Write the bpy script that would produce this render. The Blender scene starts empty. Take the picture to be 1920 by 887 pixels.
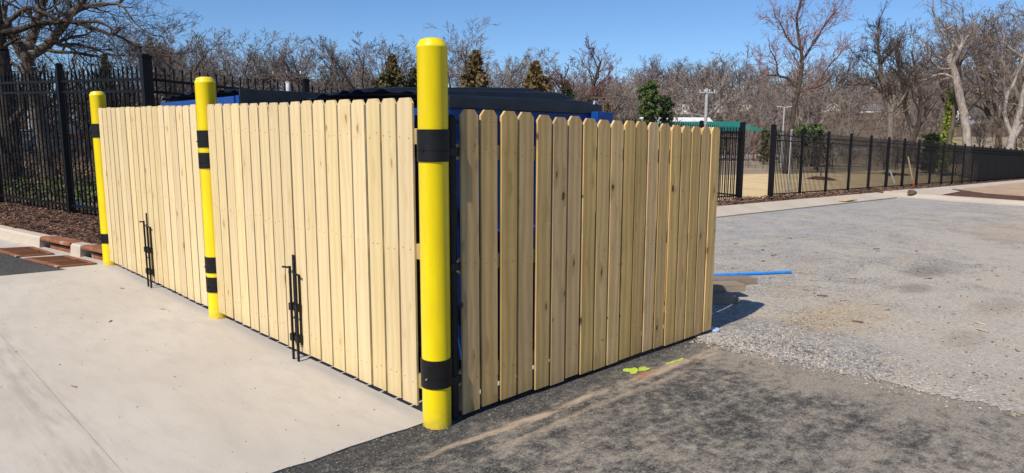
import bpy, bmesh, math, random
import numpy as np
from mathutils import Vector, Matrix

sc = bpy.context.scene
R = math.radians
EYE = 1.65
FOC, PITCH, ROLL = 1287.98, .1426, .0024          # focal length in 1920ths of the frame width, tilt down, roll
# ------------------------------------------------------------------ camera
cam = bpy.data.cameras.new('camera'); cam.sensor_width = 36; cam.lens = FOC/1920*36
cam.clip_start = .05; cam.clip_end = 3000
co = bpy.data.objects.new('camera', cam); sc.collection.objects.link(co); sc.camera = co
_c, _s = math.cos(PITCH), math.sin(PITCH)
_r, _u, _f = Vector((1,0,0)), Vector((0,_s,_c)), Vector((0,_c,-_s))
_cr, _sr = math.cos(ROLL), math.sin(ROLL)
cx = _r*_cr + _u*_sr; cy = _u*_cr - _r*_sr; cz = -_f
co.matrix_world = Matrix(((cx.x,cy.x,cz.x,0),(cx.y,cy.y,cz.y,0),(cx.z,cy.z,cz.z,EYE),(0,0,0,1)))
# ------------------------------------------------------------------ light
SUN_EL, SUN_AZ = R(45.5), R(214.4)                 # azimuth clockwise from +Y
wd = bpy.data.worlds.new("World"); sc.world = wd; wd.use_nodes = True
nt = wd.node_tree; bg = nt.nodes['Background']
sky = nt.nodes.new('ShaderNodeTexSky'); sky.sky_type = 'NISHITA'; sky.sun_disc = False
sky.sun_elevation = SUN_EL; sky.sun_rotation = SUN_AZ
sky.altitude = 700; sky.air_density = 1.0; sky.dust_density = 0; sky.ozone_density = 9.5
nt.links.new(sky.outputs[0], bg.inputs[0]); bg.inputs[1].default_value = .103
sl = bpy.data.lights.new('sun', 'SUN'); sl.energy = 4.1; sl.angle = R(.53); sl.color = (1, .93, .83)
so = bpy.data.objects.new('sun', sl); sc.collection.objects.link(so)
sd = Vector((math.sin(SUN_AZ)*math.cos(SUN_EL), math.cos(SUN_AZ)*math.cos(SUN_EL), math.sin(SUN_EL)))
so.rotation_euler = sd.to_track_quat('Z', 'Y').to_euler(); so.location = (-20, -20, 40)
sc.view_settings.view_transform = 'Standard'; sc.view_settings.look = 'None'
sc.view_settings.exposure = .25; sc.view_settings.gamma = 1; sc.view_settings.use_curve_mapping = False

# ------------------------------------------------------------------ the site frame: s runs along the gates to the left, t along the side fence away
SA, SB = -.0313, -.005                             # the yard falls gently to the right and away
TH = .7808
B0 = np.array([-.4362, 3.835])
SU = np.array([-math.cos(TH), math.sin(TH)]); SW = np.array([math.sin(TH), math.cos(TH)])
ANG_S = math.atan2(SU[1], SU[0]); ANG_T = math.atan2(SW[1], SW[0])
def plane(x, y): return SA*x + SB*y
def XY(s, t): return B0 + SU*s + SW*t
def P(s, t, z=0.):
    q = XY(s, t); return Vector((q[0], q[1], plane(*q)+z))
def ray(px, py):
    X, Y = px-960, py-443.5
    d = (cx*X - cy*Y)/FOC - cz
    return d
def spot(px, D, py=300):
    """ground position at a bearing and a depth"""
    d = ray(px, py); return d.x/d.y*D, D
def zat(px, py, D):
    d = ray(px, py); return EYE + d.z/d.y*D
def sstep(a, b, x):
    q = np.clip((np.asarray(x, float)-a)/(b-a), 0, 1); return q*q*(3-2*q)
def terrain(x, y):
    x = np.asarray(x, float); y = np.asarray(y, float)
    D = np.hypot(x, y)
    p = plane(x, y)*np.minimum(1, 70/np.maximum(D, 1))
    zr = np.interp(D, [0, 45, 70, 100, 140, 200, 280, 340, 420, 900], [-.7, -.7, -.5, -.2, 1.0, 3.6, 8.3, 13.3, 22, 60])
    zl = np.interp(D, [0, 45, 80, 120, 200, 350, 900], [.5, .5, .2, .4, 1.5, 4, 10])
    b = 960 + FOC*x/np.maximum(y, 1e-3)
    wr = sstep(700, 1300, b)
    far = zl*(1-wr)+zr*wr
    far = np.where(y > 1, far, zl)
    ss = (x-B0[0])*SU[0]+(y-B0[1])*SU[1]
    k = np.maximum(sstep(37, 60, ss)*sstep(40, 60, D), sstep(110, 165, D))
    k = np.where(b < 900, np.maximum(k, sstep(22, 45, D)), k)
    return p*(1-k)+far*k
def tz(x, y): return float(terrain(x, y))
rng = random.Random(11); nr = np.random.default_rng(7)

# ------------------------------------------------------------------ material helpers
class N:
    def __init__(s, name):
        s.m = bpy.data.materials.new(name); s.m.use_nodes = True
        s.t = s.m.node_tree; s.b = s.t.nodes['Principled BSDF']
        s._tc = None
    def put(s, sock, v):
        if hasattr(v, 'is_output') or isinstance(v, bpy.types.NodeSocket): s.t.links.new(v, sock)
        elif isinstance(v, (tuple, list)) and len(v) == 3 and sock.type == 'RGBA': sock.default_value = (*v, 1)
        else: sock.default_value = v
    def node(s, typ, **kw):
        n = s.t.nodes.new(typ)
        for k, v in kw.items(): setattr(n, k, v)
        return n
    def tc(s, which):
        if s._tc is None: s._tc = s.node('ShaderNodeTexCoord')
        return s._tc.outputs[which]
    def rand(s): return s.node('ShaderNodeObjectInfo').outputs['Random']
    def mapping(s, v, scale=(1,1,1), loc=(0,0,0), rot=(0,0,0)):
        n = s.node('ShaderNodeMapping'); s.put(n.inputs[0], v)
        n.inputs['Scale'].default_value = scale; n.inputs['Rotation'].default_value = rot
        s.put(n.inputs['Location'], loc); return n.outputs[0]
    def vadd(s, a, b, op='ADD'):
        n = s.node('ShaderNodeVectorMath', operation=op); s.put(n.inputs[0], a); s.put(n.inputs[1], b); return n.outputs[0]
    def noise(s, v, scale=1., detail=4, rough=.55, dist=0.):
        n = s.node('ShaderNodeTexNoise'); s.put(n.inputs['Vector'], v); n.inputs['Scale'].default_value = scale
        n.inputs['Detail'].default_value = detail; n.inputs['Roughness'].default_value = rough; n.inputs['Distortion'].default_value = dist
        return n.outputs[0]
    def vor(s, v, scale=1., out='Distance', rnd=1.):
        n = s.node('ShaderNodeTexVoronoi'); s.put(n.inputs['Vector'], v); n.inputs['Scale'].default_value = scale
        n.inputs['Randomness'].default_value = rnd; return n.outputs[out]
    def math(s, op, a, b=0., c=None, clamp=False):
        n = s.node('ShaderNodeMath', operation=op, use_clamp=clamp); s.put(n.inputs[0], a); s.put(n.inputs[1], b)
        if c is not None: s.put(n.inputs[2], c)
        return n.outputs[0]
    def mix(s, f, a, b, mode='MIX'):
        n = s.node('ShaderNodeMix', data_type='RGBA', blend_type=mode); s.put(n.inputs[0], f); s.put(n.inputs[6], a); s.put(n.inputs[7], b); return n.outputs[2]
    def step(s, x, lo, hi, inv=False):
        n = s.node('ShaderNodeMapRange', interpolation_type='SMOOTHSTEP'); s.put(n.inputs[0], x)
        n.inputs[1].default_value = lo; n.inputs[2].default_value = hi
        n.inputs[3].default_value = 1. if inv else 0.; n.inputs[4].default_value = 0. if inv else 1.
        return n.outputs[0]
    def sep(s, v):
        n = s.node('ShaderNodeSeparateXYZ'); s.put(n.inputs[0], v); return n.outputs
    def comb(s, x, y, z):
        n = s.node('ShaderNodeCombineXYZ')
        for i, q in enumerate((x, y, z)): s.put(n.inputs[i], q)
        return n.outputs[0]
    def bump(s, h, strength=.3, dist=.01):
        n = s.node('ShaderNodeBump'); s.put(n.inputs['Height'], h); n.inputs['Strength'].default_value = strength; n.inputs['Distance'].default_value = dist
        s.t.links.new(n.outputs[0], s.b.inputs['Normal'])
    def done(s, col, rough=.7, metal=0., spec=None):
        s.put(s.b.inputs['Base Color'], col); s.put(s.b.inputs['Roughness'], rough); s.put(s.b.inputs['Metallic'], metal)
        if spec is not None: s.b.inputs['Specular IOR Level'].default_value = spec
        return s.m

def mat_simple(name, col, rough=.6, metal=0., var=.12, scale=8., bump=0., spec=None, rv=0.):
    n = N(name); v = n.tc('Object')
    k = n.noise(v, scale, 5)
    c = n.mix(n.step(k, .3, .7), tuple(c*(1-var) for c in col), tuple(min(1, c*(1+var)) for c in col))
    if rv:
        h = n.node('ShaderNodeHueSaturation'); n.put(h.inputs['Color'], c)
        n.put(h.inputs['Value'], n.math('MULTIPLY_ADD', n.rand(), 2*rv, 1-rv)); c = h.outputs[0]
    if bump: n.bump(n.noise(v, scale*4, 4), bump, .004)
    return n.done(c, rough, metal, spec)

def mat_wood(name, light, dark, knot, sawn=0., grain=.5, knotty=.55, rough=.62):
    """flat-sawn softwood: streaks and cathedral rings along the board's own length (z), knots, one tint per board"""
    n = N(name); r = n.rand()
    off = n.comb(n.math('MULTIPLY', r, 37.), n.math('MULTIPLY', r, 11.), n.math('MULTIPLY', r, 91.))
    v = n.vadd(n.tc('Object'), off)
    x, y, z = n.sep(v)
    # knots first: they bend the grain
    kv = n.comb(n.math('MULTIPLY', x, 11.), n.math('MULTIPLY', y, 0.), n.math('MULTIPLY', z, 4.6))
    kv = n.vadd(kv, n.comb(n.math('MULTIPLY_ADD', n.noise(n.mapping(v, (40, 40, 26)), 1., 3), .34, -.17), 0., n.math('MULTIPLY_ADD', n.noise(n.mapping(v, (30, 30, 20), (5,5,5)), 1., 3), .3, -.15)))
    kd = n.vor(kv, 1.); kc = n.sep(n.vor(kv, 1., 'Color'))
    on = n.math('GREATER_THAN', kc[0], 1-knotty)
    size = n.math('MULTIPLY_ADD', kc[1], .11, .06)
    kk = n.math('DIVIDE', kd, size)
    km = n.math('MULTIPLY', n.step(kk, .55, 1.1, True), on)
    kring = n.math('MULTIPLY', n.step(kk, .8, 3.8, True), on)
    warp = n.noise(n.mapping(v, (6, 6, .9)), 1., 3)
    ring = n.math('ADD', n.math('MULTIPLY', n.math('ADD', x, n.math('MULTIPLY', warp, .16)), 95.), n.math('MULTIPLY', kring, 3.))
    rings = n.math('MULTIPLY_ADD', n.math('SINE', ring), .5, .5)
    fine = n.noise(n.mapping(v, (260, 260, 5)), 1., 3)
    g = n.math('ADD', n.math('MULTIPLY', rings, .45*grain), n.math('MULTIPLY', fine, .55*grain))
    blot = n.noise(n.mapping(v, (5, 5, 1.6)), 1., 3)
    g = n.math('ADD', g, n.math('MULTIPLY_ADD', blot, .7, -.3), clamp=True)
    c = n.mix(g, light, dark)
    c = n.mix(n.math('MULTIPLY', kring, .5), c, dark)
    c = n.mix(km, c, knot)
    h = n.node('ShaderNodeHueSaturation'); n.put(h.inputs['Color'], c)
    r2 = n.math('FRACT', n.math('MULTIPLY', r, 7.31)); r3 = n.math('FRACT', n.math('MULTIPLY', r, 23.7))
    n.put(h.inputs['Value'], n.math('MULTIPLY_ADD', r2, .24 if sawn else .18, .88 if sawn else .91))
    n.put(h.inputs['Saturation'], n.math('MULTIPLY_ADD', r3, .14 if sawn else .1, .93 if sawn else .95))
    n.put(h.inputs['Hue'], n.math('MULTIPLY_ADD', r3, .006 if sawn else .005, .495 if sawn else .4975))
    c = h.outputs[0]
    if sawn:                                           # pin knots
        pv = n.comb(n.math('MULTIPLY', x, 15.), 0., n.math('MULTIPLY', z, 7.)); pd = n.vor(pv, 1.); pc = n.sep(n.vor(pv, 1., 'Color'))
        pm_ = n.math('MULTIPLY', n.step(n.math('ADD', pd, n.math('MULTIPLY', n.noise(n.mapping(v, (60, 60, 40)), 1., 2), .08)), .09, .15, True), n.math('GREATER_THAN', pc[0], .86))
        c = n.mix(n.math('MULTIPLY', pm_, .9), c, knot)
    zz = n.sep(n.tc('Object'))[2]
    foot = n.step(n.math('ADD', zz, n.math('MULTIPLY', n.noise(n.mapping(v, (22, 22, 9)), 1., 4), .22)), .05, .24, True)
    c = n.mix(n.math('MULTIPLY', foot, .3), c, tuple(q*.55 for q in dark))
    hgt = n.math('MULTIPLY', fine, .35)
    if sawn:
        saw = n.noise(n.mapping(v, (9, 9, 240)), 1., 2)
        amt = n.step(n.noise(n.mapping(v, (3, 3, 1.1)), 1., 2), .4, .6)
        hgt = n.math('ADD', hgt, n.math('MULTIPLY', n.math('MULTIPLY', saw, amt), sawn))
        c = n.mix(n.math('MULTIPLY', n.math('MULTIPLY', n.step(saw, .35, .65), amt), .22), c, dark)
    n.bump(hgt, .35, .002)
    return n.done(c, rough, 0, .3)

M = {}
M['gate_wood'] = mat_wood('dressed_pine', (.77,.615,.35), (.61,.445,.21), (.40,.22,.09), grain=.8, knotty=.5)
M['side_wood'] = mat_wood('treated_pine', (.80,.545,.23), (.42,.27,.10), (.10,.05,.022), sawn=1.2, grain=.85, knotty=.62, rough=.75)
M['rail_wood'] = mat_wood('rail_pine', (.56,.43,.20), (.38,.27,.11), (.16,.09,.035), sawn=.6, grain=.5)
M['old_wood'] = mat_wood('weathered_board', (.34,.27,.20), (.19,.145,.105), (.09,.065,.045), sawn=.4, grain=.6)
M['stake_wood'] = mat_simple('stake_wood', (.62,.45,.25), .8)

def mat_yellow():
    n = N('yellow_paint'); v = n.tc('Object')
    k = n.noise(n.mapping(v, (14, 14, 3)), 1., 5)
    c = n.mix(n.step(k, .3, .75), (.93,.72,.003), (.86,.63,.004))
    low = n.step(n.math('ADD', n.sep(v)[2], n.math('MULTIPLY', n.noise(v, 22., 5), .22)), .07, .24, True)
    c = n.mix(n.math('MULTIPLY', low, .45), c, (.34,.24,.11))
    sp = n.step(n.vor(v, 42.), .04, .12, True)
    gate = n.step(n.noise(v, 5., 3), .47, .62)
    drip = n.math('MULTIPLY', n.step(n.noise(n.mapping(v, (70, 70, 2.2)), 1., 4), .6, .72), n.step(n.noise(v, 3., 3), .45, .6)); c = n.mix(n.math('MULTIPLY', drip, .45), c, (.55,.40,.05))
    c = n.mix(n.math('MULTIPLY', n.math('MULTIPLY', sp, gate), .7), c, (.25,.17,.04))
    n.bump(n.noise(v, 30., 4), .08, .003)
    n.b.inputs['Coat Weight'].default_value = .25; n.b.inputs['Coat Roughness'].default_value = .15
    return n.done(c, n.math('MULTIPLY_ADD', k, .25, .22), 0, .45)
M['yellow'] = mat_yellow()
M['band'] = mat_simple('black_band', (.010,.0095,.0095), .5, 0, .25, 14, .05, .25)
M['iron'] = mat_simple('black_powder_coat', (.006,.006,.007), .5, 0, .3, 10, 0, .2)
M['pole'] = mat_simple('black_pole', (.010,.012,.014), .45, 0, .3, 10, .05, .35)
M['steel'] = mat_simple('dark_steel', (.011,.0105,.010), .5, .1, .3, 20, .05, .3)
M['zinc'] = mat_simple('zinc_bright', (.6,.6,.6), .3, .9)
def mat_blue():
    n = N('dumpster_blue'); v = n.tc('Object')
    c = n.mix(n.step(n.noise(v, 5., 6), .35, .7), (.005,.065,.31), (.004,.046,.235))
    c = n.mix(n.math('MULTIPLY', n.step(n.noise(v, 14., 5), .62, .7), .5), c, (.12,.09,.07))
    return n.done(c, .4, 0, .5)
M['blue'] = mat_blue()
M['lid'] = mat_simple('black_lid_plastic', (.016,.017,.02), .38, 0, .35, 5, .06, .5)
M['green_label'] = mat_simple('green_label', (.05,.4,.12), .5)
M['white_label'] = mat_simple('white_label', (.7,.7,.7), .5)
M['nail'] = mat_simple('nail_head', (.16,.11,.06), .6, .3)
M['blue_pipe'] = mat_simple('blue_pvc', (.02,.25,.75), .4)
M['white_plastic'] = mat_simple('white_plastic', (.75,.76,.78), .4)
M['pale_blue'] = mat_simple('pale_blue_plastic', (.42,.53,.68), .35)
M['orange'] = mat_simple('orange_paint', (.75,.16,.05), .7)
M['white'] = mat_simple('white_siding', (.74,.74,.72), .6, 0, .06)
M['pale_siding'] = mat_simple('pale_siding', (.5,.5,.5), .6, 0, .06)
M['cream'] = mat_simple('cream_siding', (.62,.56,.45), .6, 0, .06)
M['roof'] = mat_simple('grey_shingle', (.16,.16,.165), .85, 0, .25, 3)
M['dark_roof'] = mat_simple('dark_shingle', (.07,.07,.065), .85, 0, .25, 3)
M['glass'] = mat_simple('window_glass', (.03,.035,.04), .12, 0, .1, 3, 0, .6)
M['brick'] = mat_simple('brick_wall', (.28,.13,.09), .85, 0, .25, 6)
M['green_roof'] = mat_simple('green_metal_roof', (.02,.20,.15), .35, .1, .1, 3)
M['red_brown'] = mat_simple('rusty_red', (.14,.045,.035), .8, 0, .3, 3)
M['pole_wood'] = mat_simple('pole_wood', (.12,.075,.055), .85, 0, .2, 5)
M['grey_pole'] = mat_simple('grey_pole', (.42,.43,.42), .6, .1, .1, 5)
M['car_silver'] = mat_simple('silver_car_paint', (.35,.37,.39), .3, .5, .05)
M['car_white'] = mat_simple('white_car_paint', (.72,.72,.72), .3, 0, .04)
M['car_red'] = mat_simple('red_car_paint', (.55,.035,.02), .3, 0, .05)
M['tyre'] = mat_simple('tyre_rubber', (.015,.015,.015), .8)
M['tail'] = mat_simple('red_lamp', (.5,.02,.02), .2)
def mat_marking():
    n = N('marking_paint'); v = n.tc('Object')
    c = n.mix(n.step(n.noise(v, 60., 4), .3, .7), (.42,.54,.05), (.56,.66,.09))
    c = n.mix(n.step(n.noise(v, 130., 5, .7), .56, .66), c, (.07,.068,.06))
    return n.done(c, .9, 0, .2)
M['paint_mark'] = mat_marking()

def mat_concrete(name, a, b, dark=.0):
    n = N(name); v = n.tc('UV')
    big = n.noise(v, .7, 5, .6); mid = n.noise(n.mapping(v, (3, 9, 1)), 1., 5); fine = n.noise(v, 130., 3)
    c = n.mix(n.step(big, .3, .7), a, b)
    c = n.mix(n.math('MULTIPLY', n.step(mid, .42, .7), .42), c, tuple(q*.76 for q in a))
    wide = n.noise(n.mapping(v, (.5, 1.4, 1), (3, 1, 0)), 1., 6, .65)
    c = n.mix(n.math('MULTIPLY', n.step(wide, .5, .68), .3), c, (a[0]*.72, a[1]*.70, a[2]*.66))
    br = n.noise(n.mapping(v, (5, 210, 1)), 1., 2); c = n.mix(n.math('MULTIPLY', n.step(br, .35, .7), .13), c, tuple(q*.5 for q in a))
    c = n.mix(n.math('MULTIPLY', n.step(fine, .3, .72), .16), c, tuple(q*.55 for q in a))
    # scuffs, small dark specks and the odd brown smear
    sp = n.step(n.vor(v, 17.), .03, .08, True)
    c = n.mix(n.math('MULTIPLY', n.math('MULTIPLY', sp, n.step(n.noise(v, 2.3, 3), .48, .6)), .8), c, (.13,.1,.075))
    sm = n.step(n.noise(n.mapping(v, (5, 22, 1)), 1., 6, .7), .63, .78)
    c = n.mix(n.math('MULTIPLY', sm, .4), c, (.27,.215,.155))
    n.bump(n.math('ADD', n.math('MULTIPLY', fine, .5), n.math('MULTIPLY', n.noise(n.mapping(v, (40, 400, 1)), 1., 2), .5)), .22, .003)
    return n, v, c
n_, v_, c_ = mat_concrete('pad_concrete', (.59,.54,.475), (.525,.475,.41))
s_, t_, _z = n_.sep(v_)
# tyre-scuffed band along the sawn joint
sc_ = n_.math('MULTIPLY', n_.step(n_.math('ABSOLUTE', n_.math('ADD', t_, 1.62)), .02, .26, True), n_.step(n_.noise(n_.mapping(v_, (2.2, 16, 1)), 1., 5), .38, .68))
c_ = n_.mix(n_.math('MULTIPLY', sc_, .5), c_, (.30,.265,.225))
M['pad'] = n_.done(c_, .82, 0, .25)
n_, v_, c_ = mat_concrete('kerb_concrete', (.62,.53,.42), (.54,.45,.35)); M['kerb'] = n_.done(c_, .85, 0, .2)

def blob(n, v, s0, t0, rs, rt, soft=.55, wob=.5):
    """a patch of dirt with a ragged outline, 0..1"""
    s, t, _ = n.sep(v)
    a = n.math('DIVIDE', n.math('SUBTRACT', s, s0), rs); b = n.math('DIVIDE', n.math('SUBTRACT', t, t0), rt)
    d = n.math('SQRT', n.math('ADD', n.math('MULTIPLY', a, a), n.math('MULTIPLY', b, b)))
    d = n.math('ADD', d, n.math('MULTIPLY_ADD', n.noise(v, 2.2, 5, .65), wob*2, -wob))
    return n.step(d, 1-soft, 1.05, True)
def mat_asphalt(name, dusty=1.):
    n = N(name); v = n.tc('UV'); s, t, _ = n.sep(v)
    big = n.noise(v, 1.05, 7, .62, .3); mid = n.noise(n.mapping(v, (4.6, 2.6, 1)), 1., 7, .66); fine = n.noise(v, 60., 4, .65); gran = n.noise(n.mapping(v, (17, 11, 1)), 1., 8, .72)
    agg = n.vor(v, 150., 'Color'); ag = n.sep(agg)[0]
    c = n.mix(n.step(fine, .3, .7), (.026,.0255,.025), (.074,.072,.069))
    c = n.mix(n.math('MULTIPLY', n.step(ag, .7, .95), .45), c, (.24,.225,.2))
    sg = n.sep(n.vor(v, 75., 'Color'))[1]; sd_ = n.vor(v, 75.)
    speck = n.math('MULTIPLY', n.math('GREATER_THAN', sg, .8), n.step(sd_, .2, .38, True))
    d = n.math('ADD', n.math('MULTIPLY', big, .30), n.math('MULTIPLY', mid, .36)); d = n.math('ADD', d, n.math('MULTIPLY', gran, .42))
    d = n.math('ADD', d, n.math('MULTIPLY', n.step(t, 1.9, 2.9), .07))
    d = n.math('ADD', d, n.math('MULTIPLY', n.step(s, -.55, -2.6), .03))
    d = n.math('ADD', d, n.math('MULTIPLY', n.step(t, -.9, .9), .03))
    dm = n.math('MULTIPLY', n.step(d, .497, .672), n.math('MULTIPLY_ADD', n.step(fine, .3, .7), .5, .45))
    if dusty:
        dm = n.math('MULTIPLY', dm, n.step(s, -.0, -.38)); c = n.mix(n.math('MULTIPLY', n.step(gran, .5, .68), .3), c, (.30,.27,.225))
        c = n.mix(n.math('MULTIPLY', dm, .85), c, (.43,.37,.29))
        pale = n.math('MULTIPLY', n.step(n.noise(n.mapping(v, (7, 5, 1)), 1., 6, .68), .58, .76), n.step(s, -.5, -.9))
        c = n.mix(n.math('MULTIPLY', n.math('MULTIPLY', pale, n.step(gran, .4, .6)), .7), c, (.46,.40,.31))
        # tracked-in clay: long smears that run beside the fence
        for (s0, w0, t0, t1, amt) in ((-.315, .035, .35, 1.2, .8), (-.33, .05, 1.5, 2.9, .75), (-.45, .03, .1, 2.0, .5), (-.29, .03, -.25, .5, .7)):
            wv = n.math('MULTIPLY_ADD', n.noise(n.mapping(v, (2, 1.6, 1)), 1., 4), .16, -.08)
            band = n.step(n.math('ABSOLUTE', n.math('ADD', n.math('SUBTRACT', s, s0), wv)), w0*.35, w0*1.35, True)
            ends = n.math('MULTIPLY', n.step(t, t0-.2, t0+.15), n.step(t, t1-.25, t1+.2, True))
            br = n.step(n.noise(n.mapping(v, (16, 3.2, 1)), 1., 5, .7), .32, .58)
            c = n.mix(n.math('MULTIPLY', n.math('MULTIPLY', n.math('MULTIPLY', band, ends), br), amt), c, (.52,.395,.275))
        o = blob(n, v, -.30, 1.72, .05, .17, .6, .3); c = n.mix(n.math('MULTIPLY', o, .7), c, (.42,.19,.09))
        # dried splashes of clay
        kv = n.mapping(v, (3.1, 2.0, 1)); kd = n.vor(kv, 1.); kc = n.sep(n.vor(kv, 1., 'Color'))
        spl = n.math('MULTIPLY', n.step(n.math('ADD', kd, n.math('MULTIPLY', n.noise(v, 14., 3), .08)), .10, .16, True), n.math('GREATER_THAN', kc[0], .6))
        c = n.mix(n.math('MULTIPLY', n.math('MULTIPLY', spl, n.step(s, -.6, -1.)), .75), c, (.52,.40,.27))
    else:
        c = n.mix(n.math('MULTIPLY', dm, .2), c, (.2,.18,.16))
    c = n.mix(n.math('MULTIPLY', speck, .6), c, (.42,.37,.30)); c = n.mix(n.math('MULTIPLY', n.math('MULTIPLY', n.math('LESS_THAN', sg, .16), n.step(sd_, .25, .4, True)), .55), c, (.04,.038,.036))
    pt = n.math('MULTIPLY', n.step(n.vor(v, 26.), .05, .1, True), n.step(n.noise(v, 4., 3), .5, .62))
    c = n.mix(n.math('MULTIPLY', pt, .75), c, (.36,.29,.21))
    n.bump(n.math('ADD', n.math('MULTIPLY', fine, .6), n.math('MULTIPLY', ag, .5)), .45, .003)
    return n.done(c, .9, 0, .2)
M['asphalt'] = mat_asphalt('dusty_asphalt'); M['asphalt_dark'] = mat_asphalt('dark_asphalt', 0)

def mat_gravel():
    n = N('gravel_ground'); v = n.tc('UV'); s, t, _ = n.sep(v)
    st = n.vor(v, 42., 'Color'); sv = n.sep(st)[0]; sdist = n.vor(v, 42.)
    st2 = n.sep(n.vor(v, 90., 'Color'))[0]
    big = n.noise(v, .55, 7, .62, .4); mid = n.noise(n.mapping(v, (2.6, 1.7, 1)), 1., 7, .65); fine = n.noise(v, 38., 5, .7)
    stone = n.mix(n.step(sv, .1, .9), (.26,.235,.195), (.61,.56,.49))
    stone = n.mix(n.math('MULTIPLY', n.step(sdist, .25, .55), .45), stone, (.11,.095,.08))
    stone = n.mix(n.math('MULTIPLY', n.step(st2, .75, .95), .5), stone, (.6,.58,.55))
    dust = n.mix(n.step(fine, .3, .75), (.50,.425,.33), (.65,.57,.465))
    far = n.step(t, 6, 13)
    dm = n.math('ADD', n.math('MULTIPLY', big, .6), n.math('MULTIPLY', mid, .5))
    dm = n.math('ADD', dm, n.math('MULTIPLY', n.step(s, .8, -2.2), .12))
    near_edge = n.math('MULTIPLY', n.step(t, 4.6, 3.1), n.step(s, -1.9, -.9))
    dm = n.math('SUBTRACT', dm, n.math('MULTIPLY', near_edge, .22))
    c = n.mix(n.math('MULTIPLY', n.step(dm, .47, .66), .72), stone, dust)
    # cleaner blue-grey stone towards the kerb
    bg_ = n.math('MULTIPLY', n.math('MULTIPLY', n.step(s, .2, 3.6), n.step(mid, .36, .56)), n.step(t, 4.5, 7.))
    c = n.mix(n.math('MULTIPLY', bg_, .55), c, n.mix(n.step(fine, .3, .7), (.30,.31,.33), (.47,.47,.475)))
    pale = n.math('MULTIPLY', n.step(n.noise(n.mapping(v, (.8, .55, 1)), 1., 6, .6), .5, .68), .5)
    c = n.mix(pale, c, (.52,.47,.39))
    br = n.math('MULTIPLY', n.step(n.noise(n.mapping(v, (1.9, .9, 1), (7, 3, 0)), 1., 7, .72), .57, .72), .6)
    c = n.mix(br, c, (.20,.14,.09)); tan = n.step(n.noise(n.mapping(v, (1.3, .5, 1), (2, 9, 0)), 1., 7, .7), .52, .68); c = n.mix(n.math('MULTIPLY', n.math('MULTIPLY', tan, n.step(fine, .3, .55)), .72), c, (.56,.44,.30))
    for (s0, t0, a_, b_, k_, col) in ((-.45, 5.1, .55, 1.4, .75, (.50,.37,.20)), (.45, 6.1, .35, .5, .5, (.44,.33,.19)), (-.25, 9.3, .35, 1.0, .75, (.12,.085,.055)), (-.55, 7.6, .25, .6, .75, (.13,.09,.06)), (-1.5, 7.3, .3, .9, .5, (.17,.12,.08)),
                                      (-2.4, 9., .5, 1.4, .4, (.20,.15,.1)), (-.2, 17, 1.3, 3.2, .5, (.42,.28,.16)), (-1.6, 5.2, .25, .6, .45, (.17,.12,.08))):
        q = blob(n, v, s0, t0, a_, b_, .7, .55); q = n.math('MULTIPLY', q, n.math('MULTIPLY_ADD', n.step(fine, .3, .7), .6, .4))
        c = n.mix(n.math('MULTIPLY', q, k_), c, col)
    c = n.mix(.26, c, stone); c = n.mix(n.math('MULTIPLY', n.step(n.noise(v, 22., 6, .75), .52, .72), .4), c, (.15,.12,.09))
    sp = n.math('MULTIPLY', n.step(n.vor(n.mapping(v, (5, 3, 1)), 1.), .03, .09, True), n.step(n.noise(v, 1.3, 3), .5, .6))
    c = n.mix(n.math('MULTIPLY', sp, .7), c, (.12,.085,.06))
    n.bump(n.math('ADD', n.math('MULTIPLY', sdist, -1.), n.math('MULTIPLY', fine, .8)), .75, .012)
    return n.done(c, .95, 0, .15)
M['gravel'] = mat_gravel()
def mat_ground(name, stops, sc1, sc2, bump=.5, coord='UV', stretch=(1,1,1), rough=.95):
    n = N(name); v = n.mapping(n.tc(coord), stretch)
    a = n.noise(v, sc1, 7, .62, .3); b = n.noise(v, sc2, 6, .7)
    k = n.math('ADD', n.math('MULTIPLY', a, .5), n.math('MULTIPLY', b, .5))
    r = n.node('ShaderNodeValToRGB'); n.put(r.inputs[0], k)
    e = r.color_ramp.elements
    while len(e) < len(stops): e.new(.5)
    for q, (p_, c_) in zip(e, stops): q.position = p_; q.color = (*c_, 1)
    n.bump(b, bump, .03)
    return n.done(r.outputs[0], rough, 0, .15)
M['mulch'] = mat_ground('mulch', ((.32,(.035,.018,.012)), (.47,(.11,.056,.036)), (.6,(.19,.10,.064)), (.72,(.28,.175,.115))), 3., 34., .9)
M['straw'] = mat_ground('straw_field', ((.33,(.36,.24,.11)), (.48,(.64,.47,.245)), (.64,(.78,.60,.35))), .35, 9., .5, stretch=(1, 2.2, 1))
M['red_dirt'] = mat_ground('red_clay', ((.35,(.30,.19,.125)), (.5,(.47,.33,.22)), (.65,(.55,.43,.32))), .8, 8., .6)
M['litter'] = mat_ground('leaf_litter', ((.3,(.04,.029,.019)), (.45,(.10,.072,.047)), (.58,(.165,.12,.08)), (.72,(.25,.19,.13))), .25, 5., .7, 'Object')
M['scrubland'] = mat_ground('dry_scrub_ground', ((.33,(.16,.115,.07)), (.5,(.30,.235,.155)), (.66,(.40,.33,.24))), .3, 3.5, .6)
M['road_far'] = mat_simple('far_road', (.36,.34,.32), .9)
def mat_rust():
    n = N('rust'); v = n.tc('Object')
    k = n.noise(v, 9., 7, .7); f = n.noise(v, 70., 4)
    c = n.mix(n.step(k, .35, .65), (.36,.155,.08), (.22,.085,.045))
    c = n.mix(n.math('MULTIPLY', n.step(f, .55, .75), .5), c, (.42,.22,.12))
    c = n.mix(n.math('MULTIPLY', n.step(n.noise(v, 4., 5), .56, .66), .7), c, (.5,.42,.35))
    n.bump(f, .3, .003)
    return n.done(c, .85, .1, .2)
M['rust'] = mat_rust()
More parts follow.
